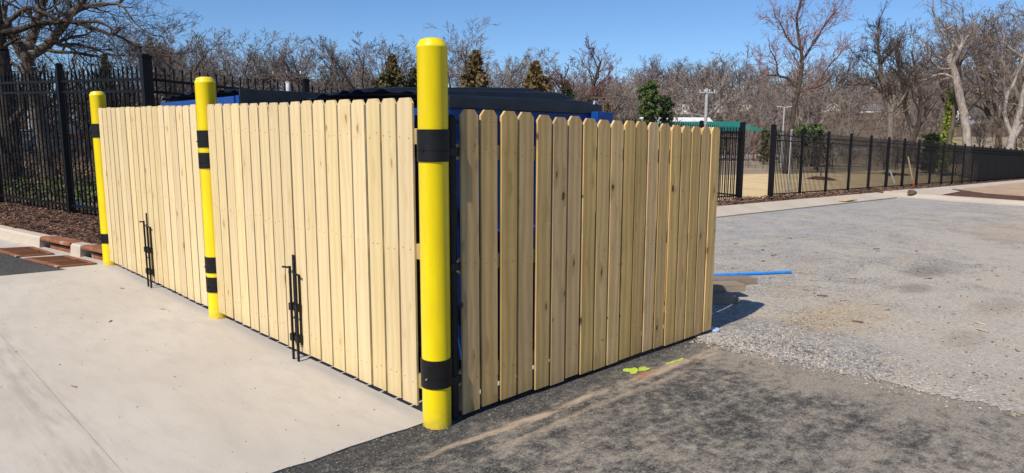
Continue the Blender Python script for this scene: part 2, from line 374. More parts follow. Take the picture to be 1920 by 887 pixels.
def mat_grate():
    n = N('rusty_plate'); v = n.tc('Object')
    k = n.noise(v, 7., 6, .7); f = n.noise(v, 60., 4)
    c = n.mix(n.step(k, .38, .62), (.30,.14,.06), (.14,.10,.065))
    c = n.mix(n.math('MULTIPLY', n.step(f, .5, .7), .5), c, (.26,.13,.06))
    n.bump(f, .3, .003)
    return n.done(c, .8, .2, .2)
M['grate'] = mat_grate()
M['void'] = mat_simple('pit_concrete', (.045,.04,.035), .95)

def mat_bark(name, a, b, scale=6.):
    n = N(name); v = n.mapping(n.tc('Object'), (1, 1, .35))
    k = n.noise(v, scale, 6, .7); w = n.noise(n.mapping(v, (1, 1, .6)), scale*.25, 3)
    c = n.mix(n.step(k, .3, .7), a, b); c = n.mix(n.math('MULTIPLY', n.step(w, .4, .65), .4), c, a)
    n.bump(k, .7, .03)
    return n.done(c, .95, 0, .12)
M['bark_grey'] = mat_bark('grey_bark', (.095,.075,.06), (.24,.20,.165), 9)
M['bark_dark'] = mat_bark('dark_bark', (.035,.027,.021), (.125,.098,.078), 9)
M['bark_pale'] = mat_bark('pale_bark', (.19,.155,.13), (.48,.43,.38), 4)
M['bark_mid'] = mat_bark('brown_bark', (.08,.06,.048), (.17,.135,.11), 3)
def mat_twig(name, col, var=.2):
    return mat_simple(name, col, .9, 0, var, .6, 0, .1, .18)
M['twig_grey'] = mat_twig('grey_twigs', (.215,.175,.15))
M['twig_brown'] = mat_twig('brown_twigs', (.205,.163,.138))
M['twig_red'] = mat_twig('red_bud_twigs', (.22,.115,.10))
M['twig_dark'] = mat_twig('dark_twigs', (.062,.047,.037))
M['twig_pale'] = mat_twig('pale_twigs', (.30,.255,.20))
def mat_leaf(name, a, b, sub=.1):
    n = N(name); v = n.tc('Object')
    c = n.mix(n.step(n.noise(v, 2.2, 5), .35, .65), a, b)
    c = n.mix(n.math('MULTIPLY', n.step(n.noise(v, 17., 2), .5, .7), .5), c, tuple(q*.55 for q in a))
    return n.done(c, .75, 0, .2)
M['cedar_brown'] = mat_leaf('cedar_brown', (.20,.13,.055), (.12,.09,.04))
M['cedar_green'] = mat_leaf('cedar_green', (.06,.075,.03), (.10,.095,.042))
M['pine_green'] = mat_leaf('pine_green', (.075,.125,.035), (.12,.165,.05))
M['dark_green'] = mat_leaf('evergreen_dark', (.035,.06,.024), (.06,.09,.035))
M['ivy'] = mat_leaf('ivy_leaf', (.07,.115,.03), (.13,.16,.05))
M['ivy_bright'] = mat_leaf('ivy_bright', (.17,.24,.035), (.26,.31,.06))
M['dry_leaf'] = mat_leaf('dry_leaf', (.26,.17,.09), (.36,.25,.15))

# ------------------------------------------------------------------ object helpers
COL = sc.collection
def tag(o, label=None, cat=None, group=None, kind=None):
    if label: o['label'] = label
    if cat: o['category'] = cat
    if group: o['group'] = group
    if kind: o['kind'] = kind
    return o
def thing(name, loc, label, cat, group=None):
    o = bpy.data.objects.new(name, None); o.empty_display_size = .2; COL.objects.link(o); o.location = loc
    return tag(o, label, cat, group)
def mesh_from(name, verts, faces, mat=None, smooth=False):
    me = bpy.data.meshes.new(name)
    me.from_pydata([tuple(v) for v in verts], [], [tuple(f) for f in faces]); me.update()
    if mat: me.materials.append(mat)
    if smooth: me.polygons.foreach_set('use_smooth', [True]*len(me.polygons))
    return me
def mesh_np(name, V, F, mat=None, smooth=False):
    """V (n,3), F (m,k) arrays, one face size"""
    me = bpy.data.meshes.new(name); V = np.asarray(V, np.float32); F = np.asarray(F, np.int32)
    me.vertices.add(len(V)); me.vertices.foreach_set('co', V.ravel())
    k = F.shape[1]; me.loops.add(F.size); me.loops.foreach_set('vertex_index', F.ravel())
    me.polygons.add(len(F)); me.polygons.foreach_set('loop_start', np.arange(0, F.size, k, dtype=np.int32))
    try: me.polygons.foreach_set('loop_total', np.full(len(F), k, np.int32))
    except Exception: pass
    if smooth: me.polygons.foreach_set('use_smooth', np.ones(len(F), bool))
    me.update(calc_edges=True); me.validate()
    if mat: me.materials.append(mat)
    return me
def part(name, me, parent, loc=(0,0,0), rot=None, label=None):
    """loc is in world space; things are never rotated or scaled"""
    o = bpy.data.objects.new(name, me); COL.objects.link(o); o.parent = parent
    base = Vector((0,0,0)); q = parent
    while q is not None: base = base + q.location; q = q.parent
    o.location = Vector(loc)-base
    if rot is not None:
        if isinstance(rot, (int, float)): o.rotation_euler = (0, 0, rot)
        else: o.rotation_euler = rot.to_euler() if hasattr(rot, 'to_euler') else rot
    if label: o['label'] = label
    return o
def top(name, me, loc, label=None, cat=None, group=None, kind=None, rot=None):
    o = bpy.data.objects.new(name, me); COL.objects.link(o); o.location = loc
    if rot is not None: o.rotation_euler = (0,0,rot) if isinstance(rot, (int,float)) else rot
    return tag(o, label, cat, group, kind)
def bm_box(bm, size, loc=(0,0,0), rot=None, bevel=0.):
    m = Matrix.Translation(loc) @ (rot.to_4x4() if rot is not None else Matrix.Identity(4)) @ Matrix.Diagonal((*size, 1))
    r = bmesh.ops.create_cube(bm, size=1, matrix=m)
    if bevel:
        es = list({e for v in r['verts'] for e in v.link_edges})
        bmesh.ops.bevel(bm, geom=es, offset=bevel, segments=2, affect='EDGES', profile=.6)
def bm_cyl(bm, p0, p1, r0, r1=None, seg=12, cap=True):
    p0, p1 = Vector(p0), Vector(p1); d = p1-p0
    q = d.to_track_quat('Z', 'Y').to_matrix().to_4x4()
    bmesh.ops.create_cone(bm, cap_ends=cap, segments=seg, radius1=r0, radius2=r0 if r1 is None else r1, depth=d.length, matrix=Matrix.Translation((p0+p1)/2) @ q)
def bm_prism(bm, pts, depth, axis='y', off=0.):
    """extrude a 2-D outline (x,z) by depth in y"""
    a = [bm.verts.new((x, off, z)) for x, z in pts]; b = [bm.verts.new((x, off+depth, z)) for x, z in pts]
    bm.faces.new(a); bm.faces.new(b[::-1]); n = len(pts)
    for i in range(n): bm.faces.new((a[i], b[i], b[(i+1)%n], a[(i+1)%n]))
    bmesh.ops.recalc_face_normals(bm, faces=bm.faces[:])
def bm_lathe(bm, prof, seg=32, cap=True):
    rings = []
    for r, z in prof:
        rings.append([bm.verts.new((r*math.cos(2*math.pi*i/seg), r*math.sin(2*math.pi*i/seg), z)) for i in range(seg)] if r > 1e-6 else [bm.verts.new((0,0,z))])
    for a, b in zip(rings, rings[1:]):
        for i in range(seg):
            j = (i+1) % seg
            if len(b) == 1: bm.faces.new((a[i], a[j], b[0]))
            elif len(a) == 1: bm.faces.new((a[0], b[j], b[i]))
            else: bm.faces.new((a[i], a[j], b[j], b[i]))
def bake(bm, name, mat, smooth=False):
    me = bpy.data.meshes.new(name); bm.to_mesh(me); bm.free()
    if mat: me.materials.append(mat)
    if smooth:
        me.polygons.foreach_set('use_smooth', [True]*len(me.polygons))
        try: me.set_sharp_from_angle(angle=R(35))
        except Exception: pass
    return me
def box_mesh(name, size, mat, bevel=0., loc=(0,0,0)):
    bm = bmesh.new(); bm_box(bm, size, loc, None, bevel); return bake(bm, name, mat)
def beam(name, p0, p1, w, h, mat, parent, bevel=.0):
    """a square bar from p0 to p1 as one part"""
    p0, p1 = Vector(p0), Vector(p1); d = p1-p0
    me = box_mesh(name, (d.length, w, h), mat, bevel)
    return part(name, me, parent, (p0+p1)/2, d.to_track_quat('X', 'Z'))
def sheet(name, st_poly, z, mat, kind='structure', cut=0, jit=0., label=None, cat=None, seed=1, zf=None):
    """a ground sheet whose outline is given in site metres; UVs are site metres; cut>0 subdivides the outline and jit roughens it"""
    rg = random.Random(seed); pts = []
    n = len(st_poly)
    for i in range(n):
        a, b = st_poly[i], st_poly[(i+1) % n]
        L = math.hypot(b[0]-a[0], b[1]-a[1]); k = max(1, int(L/cut)) if cut else 1
        for j in range(k):
            f = j/k; pts.append((a[0]+(b[0]-a[0])*f+rg.uniform(-jit, jit), a[1]+(b[1]-a[1])*f+rg.uniform(-jit, jit)))
    bm = bmesh.new(); vs = [bm.verts.new((p[0], p[1], 0)) for p in pts]
    f = bm.faces.new(vs); bmesh.ops.triangulate(bm, faces=[f])
    uv = bm.loops.layers.uv.new('UVMap')
    for f in bm.faces:
        for l in f.loops: l[uv].uv = (l.vert.co.x, l.vert.co.y)
    for v in bm.verts:
        s, t = v.co.x, v.co.y; v.co = P(s, t, z if zf is None else zf(s, t))
    bmesh.ops.recalc_face_normals(bm, faces=bm.faces[:])
    for f in bm.faces:
        if f.normal.z < 0: f.normal_flip()
    return top(name, bake(bm, name, mat), (0,0,0), label, cat, None, kind)
def grid_sheet(name, s0, s1, t0, t1, ns, nt_, zf, mat, kind='structure', smooth=True):
    S, T = np.meshgrid(np.linspace(s0, s1, ns), np.linspace(t0, t1, nt_), indexing='ij')
    V = np.zeros((ns*nt_, 3)); xy = B0[None] + S.reshape(-1, 1)*SU + T.reshape(-1, 1)*SW
    V[:, :2] = xy; V[:, 2] = plane(xy[:, 0], xy[:, 1]) + zf(S, T).ravel()
    i = np.arange(ns-1)[:, None]*nt_ + np.arange(nt_-1)[None]; i = i.ravel()
    F = np.stack([i, i+1, i+nt_+1, i+nt_], 1)
    me = mesh_np(name, V, F, mat, smooth)
    if len(me.polygons) and me.polygons[0].normal.z < 0: me.flip_normals()
    uv = me.uv_layers.new(name='UVMap'); li = np.zeros(len(me.loops), np.int32); me.loops.foreach_get('vertex_index', li)
    ST = np.stack([S.ravel(), T.ravel()], 1)[li]; uv.data.foreach_set('uv', ST.ravel().astype(np.float32))
    return top(name, me, (0,0,0), None, None, None, kind)

# ================================================================== GROUND
xs = np.unique(np.concatenate([np.arange(-60, 60.1, 3), np.arange(-420, 421, 14), [-900, 900]]))
ys = np.unique(np.concatenate([np.arange(-30, 110.1, 3), np.arange(-420, 700, 14), [-900, 1100]]))
X_, Y_ = np.meshgrid(xs, ys, indexing='ij')
S_ = (X_-B0[0])*SU[0]+(Y_-B0[1])*SU[1]; T_ = (X_-B0[0])*SW[0]+(Y_-B0[1])*SW[1]
Z_ = terrain(X_, Y_) - .09 - .16*sstep(7.2, 5.4, S_)*sstep(33, 27, T_)
V = np.stack([X_.ravel(), Y_.ravel(), Z_.ravel()], 1); i = (np.arange(len(xs)-1)[:, None]*len(ys)+np.arange(len(ys)-1)[None]).ravel()
me = mesh_np('ground', V, np.stack([i, i+len(ys), i+len(ys)+1, i+1], 1), M['litter'], True)
top('ground', me, (0,0,0), kind='structure')

sheet('asphalt', [(.07,-9), (.07,3.12), (-8,3.12), (-14,-9)], -.008, M['asphalt'])
def gz(s, t):
    """the gravel lot dips a little behind the enclosure"""
    return -.003-.086*sstep(3.0, 4.7, t)*sstep(22, 12, t)*sstep(4.9, 3.0, s)
def gravel_lot():
    sv = np.concatenate([np.linspace(-22, -3.4, 30)[:-1], np.linspace(-3.4, .5, 150), np.linspace(.5, 6.2, 24)[1:]]); g = np.random.default_rng(3)
    tv = np.concatenate([[0, .05, .12, .25], np.linspace(.4, 2.2, 14), np.linspace(2.4, 26, 60)])
    e = np.interp(sv, [-22, -6, -2.3, -1.15, -.3, .06, .1, 6.2], [2.95, 2.97, 2.98, 2.93, 2.83, 2.9, 3.2, 3.2])
    w = np.convolve(g.normal(0, .075, len(sv)+8), np.ones(5)/5, 'same')[4:-4]+g.normal(0, .018, len(sv))
    e = e+np.where(sv < .05, w, 0)
    S = np.repeat(sv[:, None], len(tv), 1); T = np.minimum(e[:, None]+tv[None], np.where(S > 5.05, 5.5, 28.3)); S = np.where((T > 5.4), np.minimum(S, 5.06), S)
    xy = B0+S.reshape(-1,1)*SU+T.reshape(-1,1)*SW
    hum = .006*np.sin(S*3.1+T*1.3)*np.sin(S*1.1-T*2.3)*np.minimum(1, tv[None]*2)
    V = np.column_stack([xy, plane(xy[:,0], xy[:,1])+(gz(S, T)+hum).ravel()]); n = len(tv)
    i = (np.arange(len(sv)-1)[:,None]*n+np.arange(n-1)[None]).ravel()
    me = mesh_np('gravel_lot', V, np.stack([i, i+n, i+n+1, i+1], 1), M['gravel'], True)
    if sum(p.normal.z for p in me.polygons) < 0: me.flip_normals()
    uv = me.uv_layers.new(name='UVMap'); li = np.zeros(len(me.loops), np.int32); me.loops.foreach_get('vertex_index', li)
    uv.data.foreach_set('uv', np.stack([S.ravel(), T.ravel()], 1)[li].ravel().astype(np.float32))
    top('gravel_lot', me, (0,0,0), kind='structure')
gravel_lot()
# concrete pad: slabs with real joints between them
pad = bpy.data.objects.new('concrete_pad', None); COL.objects.link(pad); pad['kind'] = 'structure'
def slab(pts, seed):
    bm = bmesh.new(); uv = bm.loops.layers.uv.new('UVMap')
    vs = [bm.verts.new((p[0], p[1], 0)) for p in pts]; f = bm.faces.new(vs)
    r = bmesh.ops.extrude_face_region(bm, geom=[f]); up = [v for v in r['geom'] if isinstance(v, bmesh.types.BMVert)]
    for v in up: v.co.z = 1
    bmesh.ops.recalc_face_normals(bm, faces=bm.faces[:])
    tope = [e for e in bm.edges if all(v.co.z > .5 for v in e.verts)]
    for f in bm.faces:
        for l in f.loops: l[uv].uv = (l.vert.co.x, l.vert.co.y)
    for v in bm.verts:
        z = 0. if v.co.z > .5 else -.15; v.co = P(v.co.x, v.co.y, z)
    bmesh.ops.bevel(bm, geom=tope, offset=.006, segments=1, affect='EDGES')
    part('slab', bake(bm, 'slab', M['pad']), pad)
J = .006
def edge_pts(t0, t1):                                   # ragged edge towards the asphalt
    k = max(2, int((t1-t0)/.12)); rg = random.Random(5)
    return [(.06+rg.uniform(-.008, .008), t0+(t1-t0)*i/k) for i in range(k+1)]
slab([(3.0-J,-1.52+J), (3.0-J,3.3)] + [(.06,3.3)] + edge_pts(-1.52+J, 3.2)[::-1], 1)
slab([(6.17,-1.52+J), (6.17,-.48), (6.17,3.3), (3.0+J,3.3), (3.0+J,-1.52+J)], 2)
slab([(3.0-J,-1.52-J), (.06,-1.52-J), (.06,-4.6), (3.0-J,-4.6)], 3)
slab([(6.17,-1.52-J), (3.0+J,-1.52-J), (3.0+J,-4.6), (6.17,-4.6)], 4)
slab([(6.17,-4.6-J), (.06,-4.6-J), (.06,-9), (6.17,-9)], 5)
def filler(a, b):
    p0, p1 = P(*a, -.021), P(*b, -.021); beam('joint_filler', p0, p1, .0118, .03, M['void'], pad)
filler((3.0,-9), (3.0,3.3)); filler((.07,-1.52), (2.99,-1.52)); filler((3.01,-1.52), (6.17,-1.52)); filler((.07,-4.6), (2.99,-4.6)); filler((3.01,-4.6), (6.17,-4.6)); filler((6.175,-.48), (6.175,1.))
def kline(s): return -.17-.215*(s-7.06)                  # kerb face on the left
slab([(6.18,-.48), (14, -2.1), (14, kline(14)+.05), (7.9, kline(7.9)+.05), (6.18, kline(6.18)+.05)], 6)
sheet('asphalt_patch', [(6.18,-.5), (6.18,-12), (20,-12), (20,-3.4), (14,-2.1)], -.004, M['asphalt_dark'], cut=.15, jit=.012)
# left kerb with storm inlets, and the mulch bed behind it
kerb_l = thing('kerb', P(9, kline(9)), 'pale concrete kerb along the mulch bed, broken by two rusty storm inlets', 'kerb')
def kerb_piece(sa, sb, name='kerb_stone'):
    bm = bmesh.new(); uv = bm.loops.layers.uv.new('UVMap')
    prof = [(-.012,-.1), (0,0), (.012,.125), (.035,.15), (.16,.152), (.19,-.1)]
    k = max(1, int((sb-sa)/.35)); rings = []
    for i in range(k+1):
        s = sa+(sb-sa)*i/k; rings.append([bm.verts.new(P(s+.21*d, kline(s)+d, z)) for d, z in prof])
    for a, b in zip(rings, rings[1:]):
        for j in range(len(prof)-1): bm.faces.new((a[j], a[j+1], b[j+1], b[j]))
    bm.faces.new(rings[0]); bm.faces.new(rings[-1][::-1])
    bmesh.ops.recalc_face_normals(bm, faces=bm.faces[:])
    for f in bm.faces:
        for l in f.loops: l[uv].uv = (l.vert.co.x, l.vert.co.y+l.vert.co.z)
    return part(name, bake(bm, name, M['kerb'], True), kerb_l)
for a_, b_ in ((8.06,9.6), (9.61,11.6), (11.61,14), (7.0,7.24), (5.4,6.12)): kerb_piece(a_, b_)
def inlet(sa, sb, label):
    q = thing('storm_inlet', P((sa+sb)/2, kline((sa+sb)/2)), label, 'storm drain', 'storm inlets in the kerb')
    def bx(name, s0, s1, d0, d1, z0, z1, m, bev=0.):
        p0 = P(s0+.21*(d0+d1)/2, kline(s0)+(d0+d1)/2, (z0+z1)/2); p1 = P(s1+.21*(d0+d1)/2, kline(s1)+(d0+d1)/2, (z0+z1)/2)
        return beam(name, p0, p1, d1-d0, z1-z0, M[m], q, bev)
    bx('hood_plate', sa, sb, .0, .2, .105, .157, 'rust', .02)
    bx('back_plate', sa, sb-.12, .075, .09, -.02, .06, 'rust')
    bx('throat', sa, sb, .17, .19, -.25, .11, 'void')
    bx('throat_floor', sa, sb, .0, .2, -.27, -.25, 'void')
    return q
inlet(7.25, 8.05, 'rusty kerb inlet with a dark throat beside the long pale kerb')
inlet(6.13, 6.99, 'rusty kerb inlet with a dark throat, half hidden by the yellow bollard beside the mulch')
def grate(quad, label):
    ps = [P(s, t, .004) for s, t in quad]; c = sum(ps, Vector())/4
    q = thing('storm_grate', c, label, 'drain grate', 'rusty drain grates by the kerb')
    bm = bmesh.new(); vs = [bm.verts.new(p-c) for p in ps]; f = bm.faces.new(vs)
    if f.normal.z < 0: f.normal_flip()
    part('plate', bake(bm, 'plate', M['grate']), q, c)
    up = Vector((0,0,.008)); e = lambda a, b, w=.035: beam('frame_bar', a+up, b+up, w, .016, M['rust'], q)
    e(ps[0], ps[1], .05); e(ps[3], ps[2], .04); e(ps[0], ps[3]); e(ps[1], ps[2])
    e(ps[0].lerp(ps[1], .5), ps[3].lerp(ps[2], .5), .03)
    for k in range(1, 12):
        if k == 6: continue
        beam('grate_bar', ps[0].lerp(ps[1], k/12)+Vector((0,0,.004)), ps[3].lerp(ps[2], k/12)+Vector((0,0,.004)), .012, .008, M['grate'], q)
grate([(7.16,-.70), (6.36,-.52), (6.36,-.15), (7.10,-.29)], 'rusty drain grate nearest the yellow end bollard')
grate([(8.15,-.87), (7.38,-.74), (7.36,-.38), (8.08,-.47)], 'rusty drain grate by the dark asphalt, in front of the kerb inlet farther left')
def zmulch(S, T):
    d = (T-kline(S))/1.02
    e = np.clip((d-.15)/.55, 0, 1); h = .135+.085*e*e*(3-2*e)
    h = h + .018*np.sin(S*9+T*5)*np.sin(S*4.1-T*11) + nr.normal(0, .007, S.shape)
    return np.where(d < .12, .11, h)
S_, T_ = None, None
def bed_left():
    ns, nt_ = 130, 40
    sv = np.linspace(5.5, 16, ns); S = np.repeat(sv[:, None], nt_, 1); T = kline(S)+np.linspace(.13, 2.2, nt_)[None]
    xy = B0 + S.reshape(-1,1)*SU + T.reshape(-1,1)*SW
    V = np.column_stack([xy, plane(xy[:,0], xy[:,1])+zmulch(S, T).ravel()])
    i = (np.arange(ns-1)[:,None]*nt_+np.arange(nt_-1)[None]).ravel()
    me = mesh_np('mulch_bed', V, np.stack([i, i+nt_, i+nt_+1, i+1], 1), M['mulch'], True)
    if me.polygons[0].normal.z < 0: me.flip_normals()
    uv = me.uv_layers.new(name='UVMap'); li = np.zeros(len(me.loops), np.int32); me.loops.foreach_get('vertex_index', li)
    uv.data.foreach_set('uv', np.stack([S.ravel(), T.ravel()], 1)[li].ravel().astype(np.float32))
    top('mulch_bed', me, (0,0,0), kind='structure')
bed_left()
# right: rolled kerb, gutter, mulch strip, straw field
def kerb_run(pts, width, label, hgt=.13):
    """a rolled kerb and gutter along a site polyline; the high side is on the left of the direction of travel"""
    q = thing('kerb', P(*pts[0]), label, 'kerb')
    for (a, b) in zip(pts, pts[1:]):
        a, b = np.array(a, float), np.array(b, float); L = np.linalg.norm(b-a); d = (b-a)/L; nn = np.array([-d[1], d[0]])
        k = max(1, round(L/3.05))
        for i in range(k):
            p0 = a+d*(L*i/k+.004); p1 = a+d*(L*(i+1)/k-.004)
            prof = [(0,-.1), (0,.0), (.42*width,.012), (.6*width,.075), (.74*width,hgt*.95), (width,hgt), (width,-.1)]
            bm = bmesh.new(); uv = bm.loops.layers.uv.new('UVMap'); rr = []
            for p in (p0, p1): rr.append([bm.verts.new(P(*(p+nn*w_), z)) for w_, z in prof])
            for j in range(len(prof)-1): bm.faces.new((rr[0][j], rr[0][j+1], rr[1][j+1], rr[1][j]))
            bm.faces.new(rr[0]); bm.faces.new(rr[1][::-1]); bmesh.ops.recalc_face_normals(bm, faces=bm.faces[:])
            for f in bm.faces:
                for l in f.loops: l[uv].uv = (l.vert.co.x+l.vert.co.z, l.vert.co.y)
            part('kerb_stone', bake(bm, 'kerb_stone', M['kerb'], True), q)
    return q
kerb_run([(5.15,27.15), (5.15,3)], .75, 'long pale concrete kerb and gutter edging the gravel lot in front of the mulch strip')
kerb_run([(5.15,200), (5.15,29.2)], .75, 'far stretch of pale kerb running on beside the black fence past the clay island', .13)
kerb_run([(-22,27.2), (5.9,27.2)], 1.15, 'wide pale kerb running off to the right in front of the clay island', .14)
sheet('concrete_corner', [(4.0,28.36), (6.1,28.36), (6.1,33), (5.1,35), (4.3,33.2)], .125, M['kerb'])
sheet('mulch_island', [(5.1,28.4), (-22,28.4), (-22,34.5), (0,32.5), (3.4,33.5), (5.1,36)], .10, M['mulch'], cut=.4, jit=.08)
sheet('clay_island', [(5.1,35), (3.4,32.8), (0,32), (-22,34), (-60,60), (-60,200), (5.1,200)], .085, M['red_dirt'], cut=.6, jit=.12)
def zstrip(S, T): return np.where(S < 6.0, .10, .095-.09*sstep(6.4, 7.3, S)) + nr.normal(0, .012, S.shape)
grid_sheet('mulch_strip', 5.89, 7.42, 3.6, 110, 12, 420, zstrip, M['mulch'])
def zoff(dz):
    def f(S, T):
        x = B0[0]+S*SU[0]+T*SW[0]; y = B0[1]+S*SU[1]+T*SW[1]
        return terrain(x, y)-plane(x, y)+dz
    return f
grid_sheet('straw_field', 7.36, 18.6, 9, 150, 26, 110, zoff(-.02), M['straw'])
grid_sheet('scrub_ground', 18.6, 38, 20, 160, 30, 90, zoff(-.03), M['scrubland'])
grid_sheet('far_road', 38, 44, 40, 130, 8, 60, zoff(.06), M['road_far'])
grid_sheet('far_kerb', 22.5, 37.5, 75.6, 76.9, 30, 3, zoff(.12), M['kerb'])
def mound(s, t, rs, rt, label):
    bm = bmesh.new(); rg = random.Random(int(t*10)); k = 22; rim = []; mid = []
    for i in range(k):
        a = 2*math.pi*i/k; w_ = 1+rg.uniform(-.15, .15)
        rim.append(bm.verts.new((rs*w_*math.cos(a), rt*w_*math.sin(a), 0))); mid.append(bm.verts.new((rs*.6*w_*math.cos(a), rt*.6*w_*math.sin(a), .12+rg.uniform(-.03, .03))))
    c = bm.verts.new((0,0,.15))
    for i in range(k):
        j = (i+1)%k; bm.faces.new((rim[i], rim[j], mid[j], mid[i])); bm.faces.new((mid[i], mid[j], c))
    uv = bm.loops.layers.uv.new('UVMap')
    for f in bm.faces:
        for l in f.loops: l[uv].uv = (l.vert.co.x, l.vert.co.y)
    q = P(s, t); top('mulch_ring', bake(bm, 'mulch_ring', M['mulch'], True), (q.x, q.y, q.z), label, 'mulch ring', 'mulch rings on the straw field')

# ================================================================== BOLLARDS
def bollard(s, t, h, bands, label):
    q = thing('bollard', P(s, t), label, 'bollard', 'yellow steel bollards along the gates')
    r = .084; bm = bmesh.new()
    bm_lathe(bm, [(r,-.1), (r,h-.058), (r+.0015,h-.055), (r+.0015,h-.046), (r-.004,h-.036), (r*.82,h-.014), (r*.5,h-.002), (0,h)], 40)
    part('pipe', bake(bm, 'pipe', M['yellow'], True), q, P(s, t))
    for z0, z1, side in bands:
        bm = bmesh.new(); rb = r+.007
        zs = z0+(z1-z0)*.34
        bm_lathe(bm, [(r-.002,z0), (rb,z0), (rb,zs-.0015), (rb-.003,zs), (rb,zs+.0015), (rb,z1), (r-.002,z1)], 40)
        b = part('hinge_band', bake(bm, 'hinge_band', M['band'], True), q, P(s, t))
        # strap from the band to the gate's steel behind the boards
        c = P(s+side*.135, t+.022, (z0+z1)/2)
        part('hinge_strap', box_mesh('hinge_strap', (.11, .035, (z1-z0)*.8), M['band'], .003), b, c, ANG_S)
        bm = bmesh.new(); a0 = ANG_T+math.pi+side*.25
        bm_cyl(bm, (rb*math.cos(a0)*.98, rb*math.sin(a0)*.98, 0), (rb*math.cos(a0)*1.09, rb*math.sin(a0)*1.09, 0), .006, .005, 8)
        part('bolt', bake(bm, 'bolt', M['zinc'] if z0 < .5 and s < .1 else M['band']), b, P(s, t, zs+.002))
    return q
H1, H2, H3 = 2.071, 2.109, 2.191
bollard(0, 0, H3, [(.235,.40,1), (1.525,1.70,1)], 'tall yellow bollard at the corner between the gates and the shaded side fence')
bollard(3.089, 0, H2, [(.24,.375,1), (.415,.555,-1), (1.33,1.465,1), (1.51,1.655,-1)], 'yellow bollard with four black bands between the two pairs of gates')
bollard(6.265, 0, H1, [(.27,.385,-1), (1.53,1.69,-1)], 'yellow bollard at the far end of the gates beside the storm inlet')

# ================================================================== WOOD
PW, PT = .1405, .0165
def picket_mesh(name, w, h, mat, ear=.03):
    bm = bmesh.new()
    bm_prism(bm, [(-w/2,0), (w/2,0), (w/2,h-ear*1.15), (w/2-ear,h), (-w/2+ear,h), (-w/2,h-ear*1.15)], PT, off=-PT/2)
    bmesh.ops.bevel(bm, geom=[e for e in bm.edges if abs(e.verts[0].co.z-e.verts[1].co.z) > h*.5], offset=.0016, segments=1, affect='EDGES')
    return bake(bm, name, mat)
GATE_PK = [picket_mesh('picket', PW+d, 1.807, M['gate_wood'], .027) for d in (0,)]
SIDE_PK = [picket_mesh('picket', .134+d, 1.80, M['side_wood'], .031) for d in (0, -.002, .0025)]
REAR_PK = picket_mesh('picket', .1405, 1.80, M['side_wood'], .030)
def nails(root, pts, nrm, r=.0030):
    """nail heads, too small to pick apart: one mesh"""
    bm = bmesh.new(); base = root.location
    for p in pts:
        p = Vector(p)-base; bm_cyl(bm, p, p+nrm*.0016, r, None, 6)
    o = part('nails', bake(bm, 'nails', M['nail']), root, base); o['kind'] = 'stuff'
TDIR = Vector((SW[0], SW[1], 0)); SDIR = Vector((SU[0], SU[1], 0))
RAILZ = (.22, 1.0, 1.66)
def gate_leaf(sa, sb, label, rod_s, rod_kind):
    """nine boards from sa to sb, front face at t=-.035; three rails, a steel angle frame and a cane bolt"""
    q = thing('gate', P((sa+sb)/2, -.02, .05), label, 'gate', 'pine board gates of the enclosure')
    n = 9; pitch = (sb-sa+.017)/n; pts = []
    rg = random.Random(int(sa*100))
    for i in range(n):
        s = sa+pitch*(i+.5)-.0085
        part('picket', GATE_PK[0], q, P(s+rg.uniform(-.002,.002), -.0268+rg.uniform(-.002,.002), .066+rg.uniform(-.004,.004)), ANG_S+rg.uniform(-.009,.009))
        for z in RAILZ:
            for e in (-.032, .034): pts.append(P(s+e+rg.uniform(-.012,.012), -.0357, z+rg.uniform(-.022,.022)))
    nails(q, pts, -TDIR)
    for z in RAILZ:
        a = sa-.045 if sa < 1 or 3 < sa < 4 else sa+.02
        b = sb-.02 if a == sa-.045 else sb+.03
        beam('rail', P(a, .0015, z), P(b, .0015, z), .038, .089, M['rail_wood'], q, .002)
    for s in (sa+.03, sb-.03): beam('frame_upright', P(s, .045, .09), P(s, .045, 1.78), .05, .05, M['steel'], q)
    # cane bolt: rod with a bent handle held by two brackets
    tt = -.070; lo, hi = .004, .80
    rod = bmesh.new(); o = P(rod_s, tt)
    if rod_kind == 0:      # shorter rod, handle turned to the wall
        bm_cyl(rod, (0,0,lo), (0,0,.66), .0095, None, 10); bm_cyl(rod, (0,0,.655), tuple(-SDIR*.055-TDIR*.0+Vector((0,0,.65))), .0075, None, 8)
        hi = .645
    else:                  # taller flat bar with the handle standing out to the left
        bm_cyl(rod, (0,0,lo), (0,0,.70), .0095, None, 10); bm_cyl(rod, (0,0,.69), tuple(SDIR*.085-TDIR*.012+Vector((0,0,.685))), .0078, None, 8)
        hi = .78
    r_ = part('drop_rod', bake(rod, 'drop_rod', M['steel'], True), q, o)
    part('backing_bar', box_mesh('backing_bar', (.03, .008, hi-.12), M['steel'], .0015), r_, P(rod_s, -.0395, .12+(hi-.12)/2), ANG_S)
    for z in (.17, .40):
        part('guide_bracket', box_mesh('guide_bracket', (.042, .046, .055), M['steel'], .004), r_, P(rod_s, -.0605, z), ANG_S)
    bm = bmesh.new(); bm_cyl(bm, (0,0,0), tuple(-TDIR*.012), .009, None, 8)
    part('bolt', bake(bm, 'bolt', M['zinc']), r_, P(rod_s+.012, -.043, .31))
    return q
gate_leaf(.148, 1.555, 'pine board gate leaf hung on the tall corner bollard, right half of the nearer pair', 1.512, 0)
gate_leaf(1.575, 3.005, 'pine board gate leaf beside the four-banded bollard, left half of the nearer pair', 1.587, 1)
gate_leaf(3.245, 4.68, 'pine board gate leaf next to the four-banded bollard, right half of the farther pair', 4.632, 0)
gate_leaf(4.70, 6.165, 'pine board gate leaf hung on the far end bollard, left half of the farther pair', 4.722, 1)

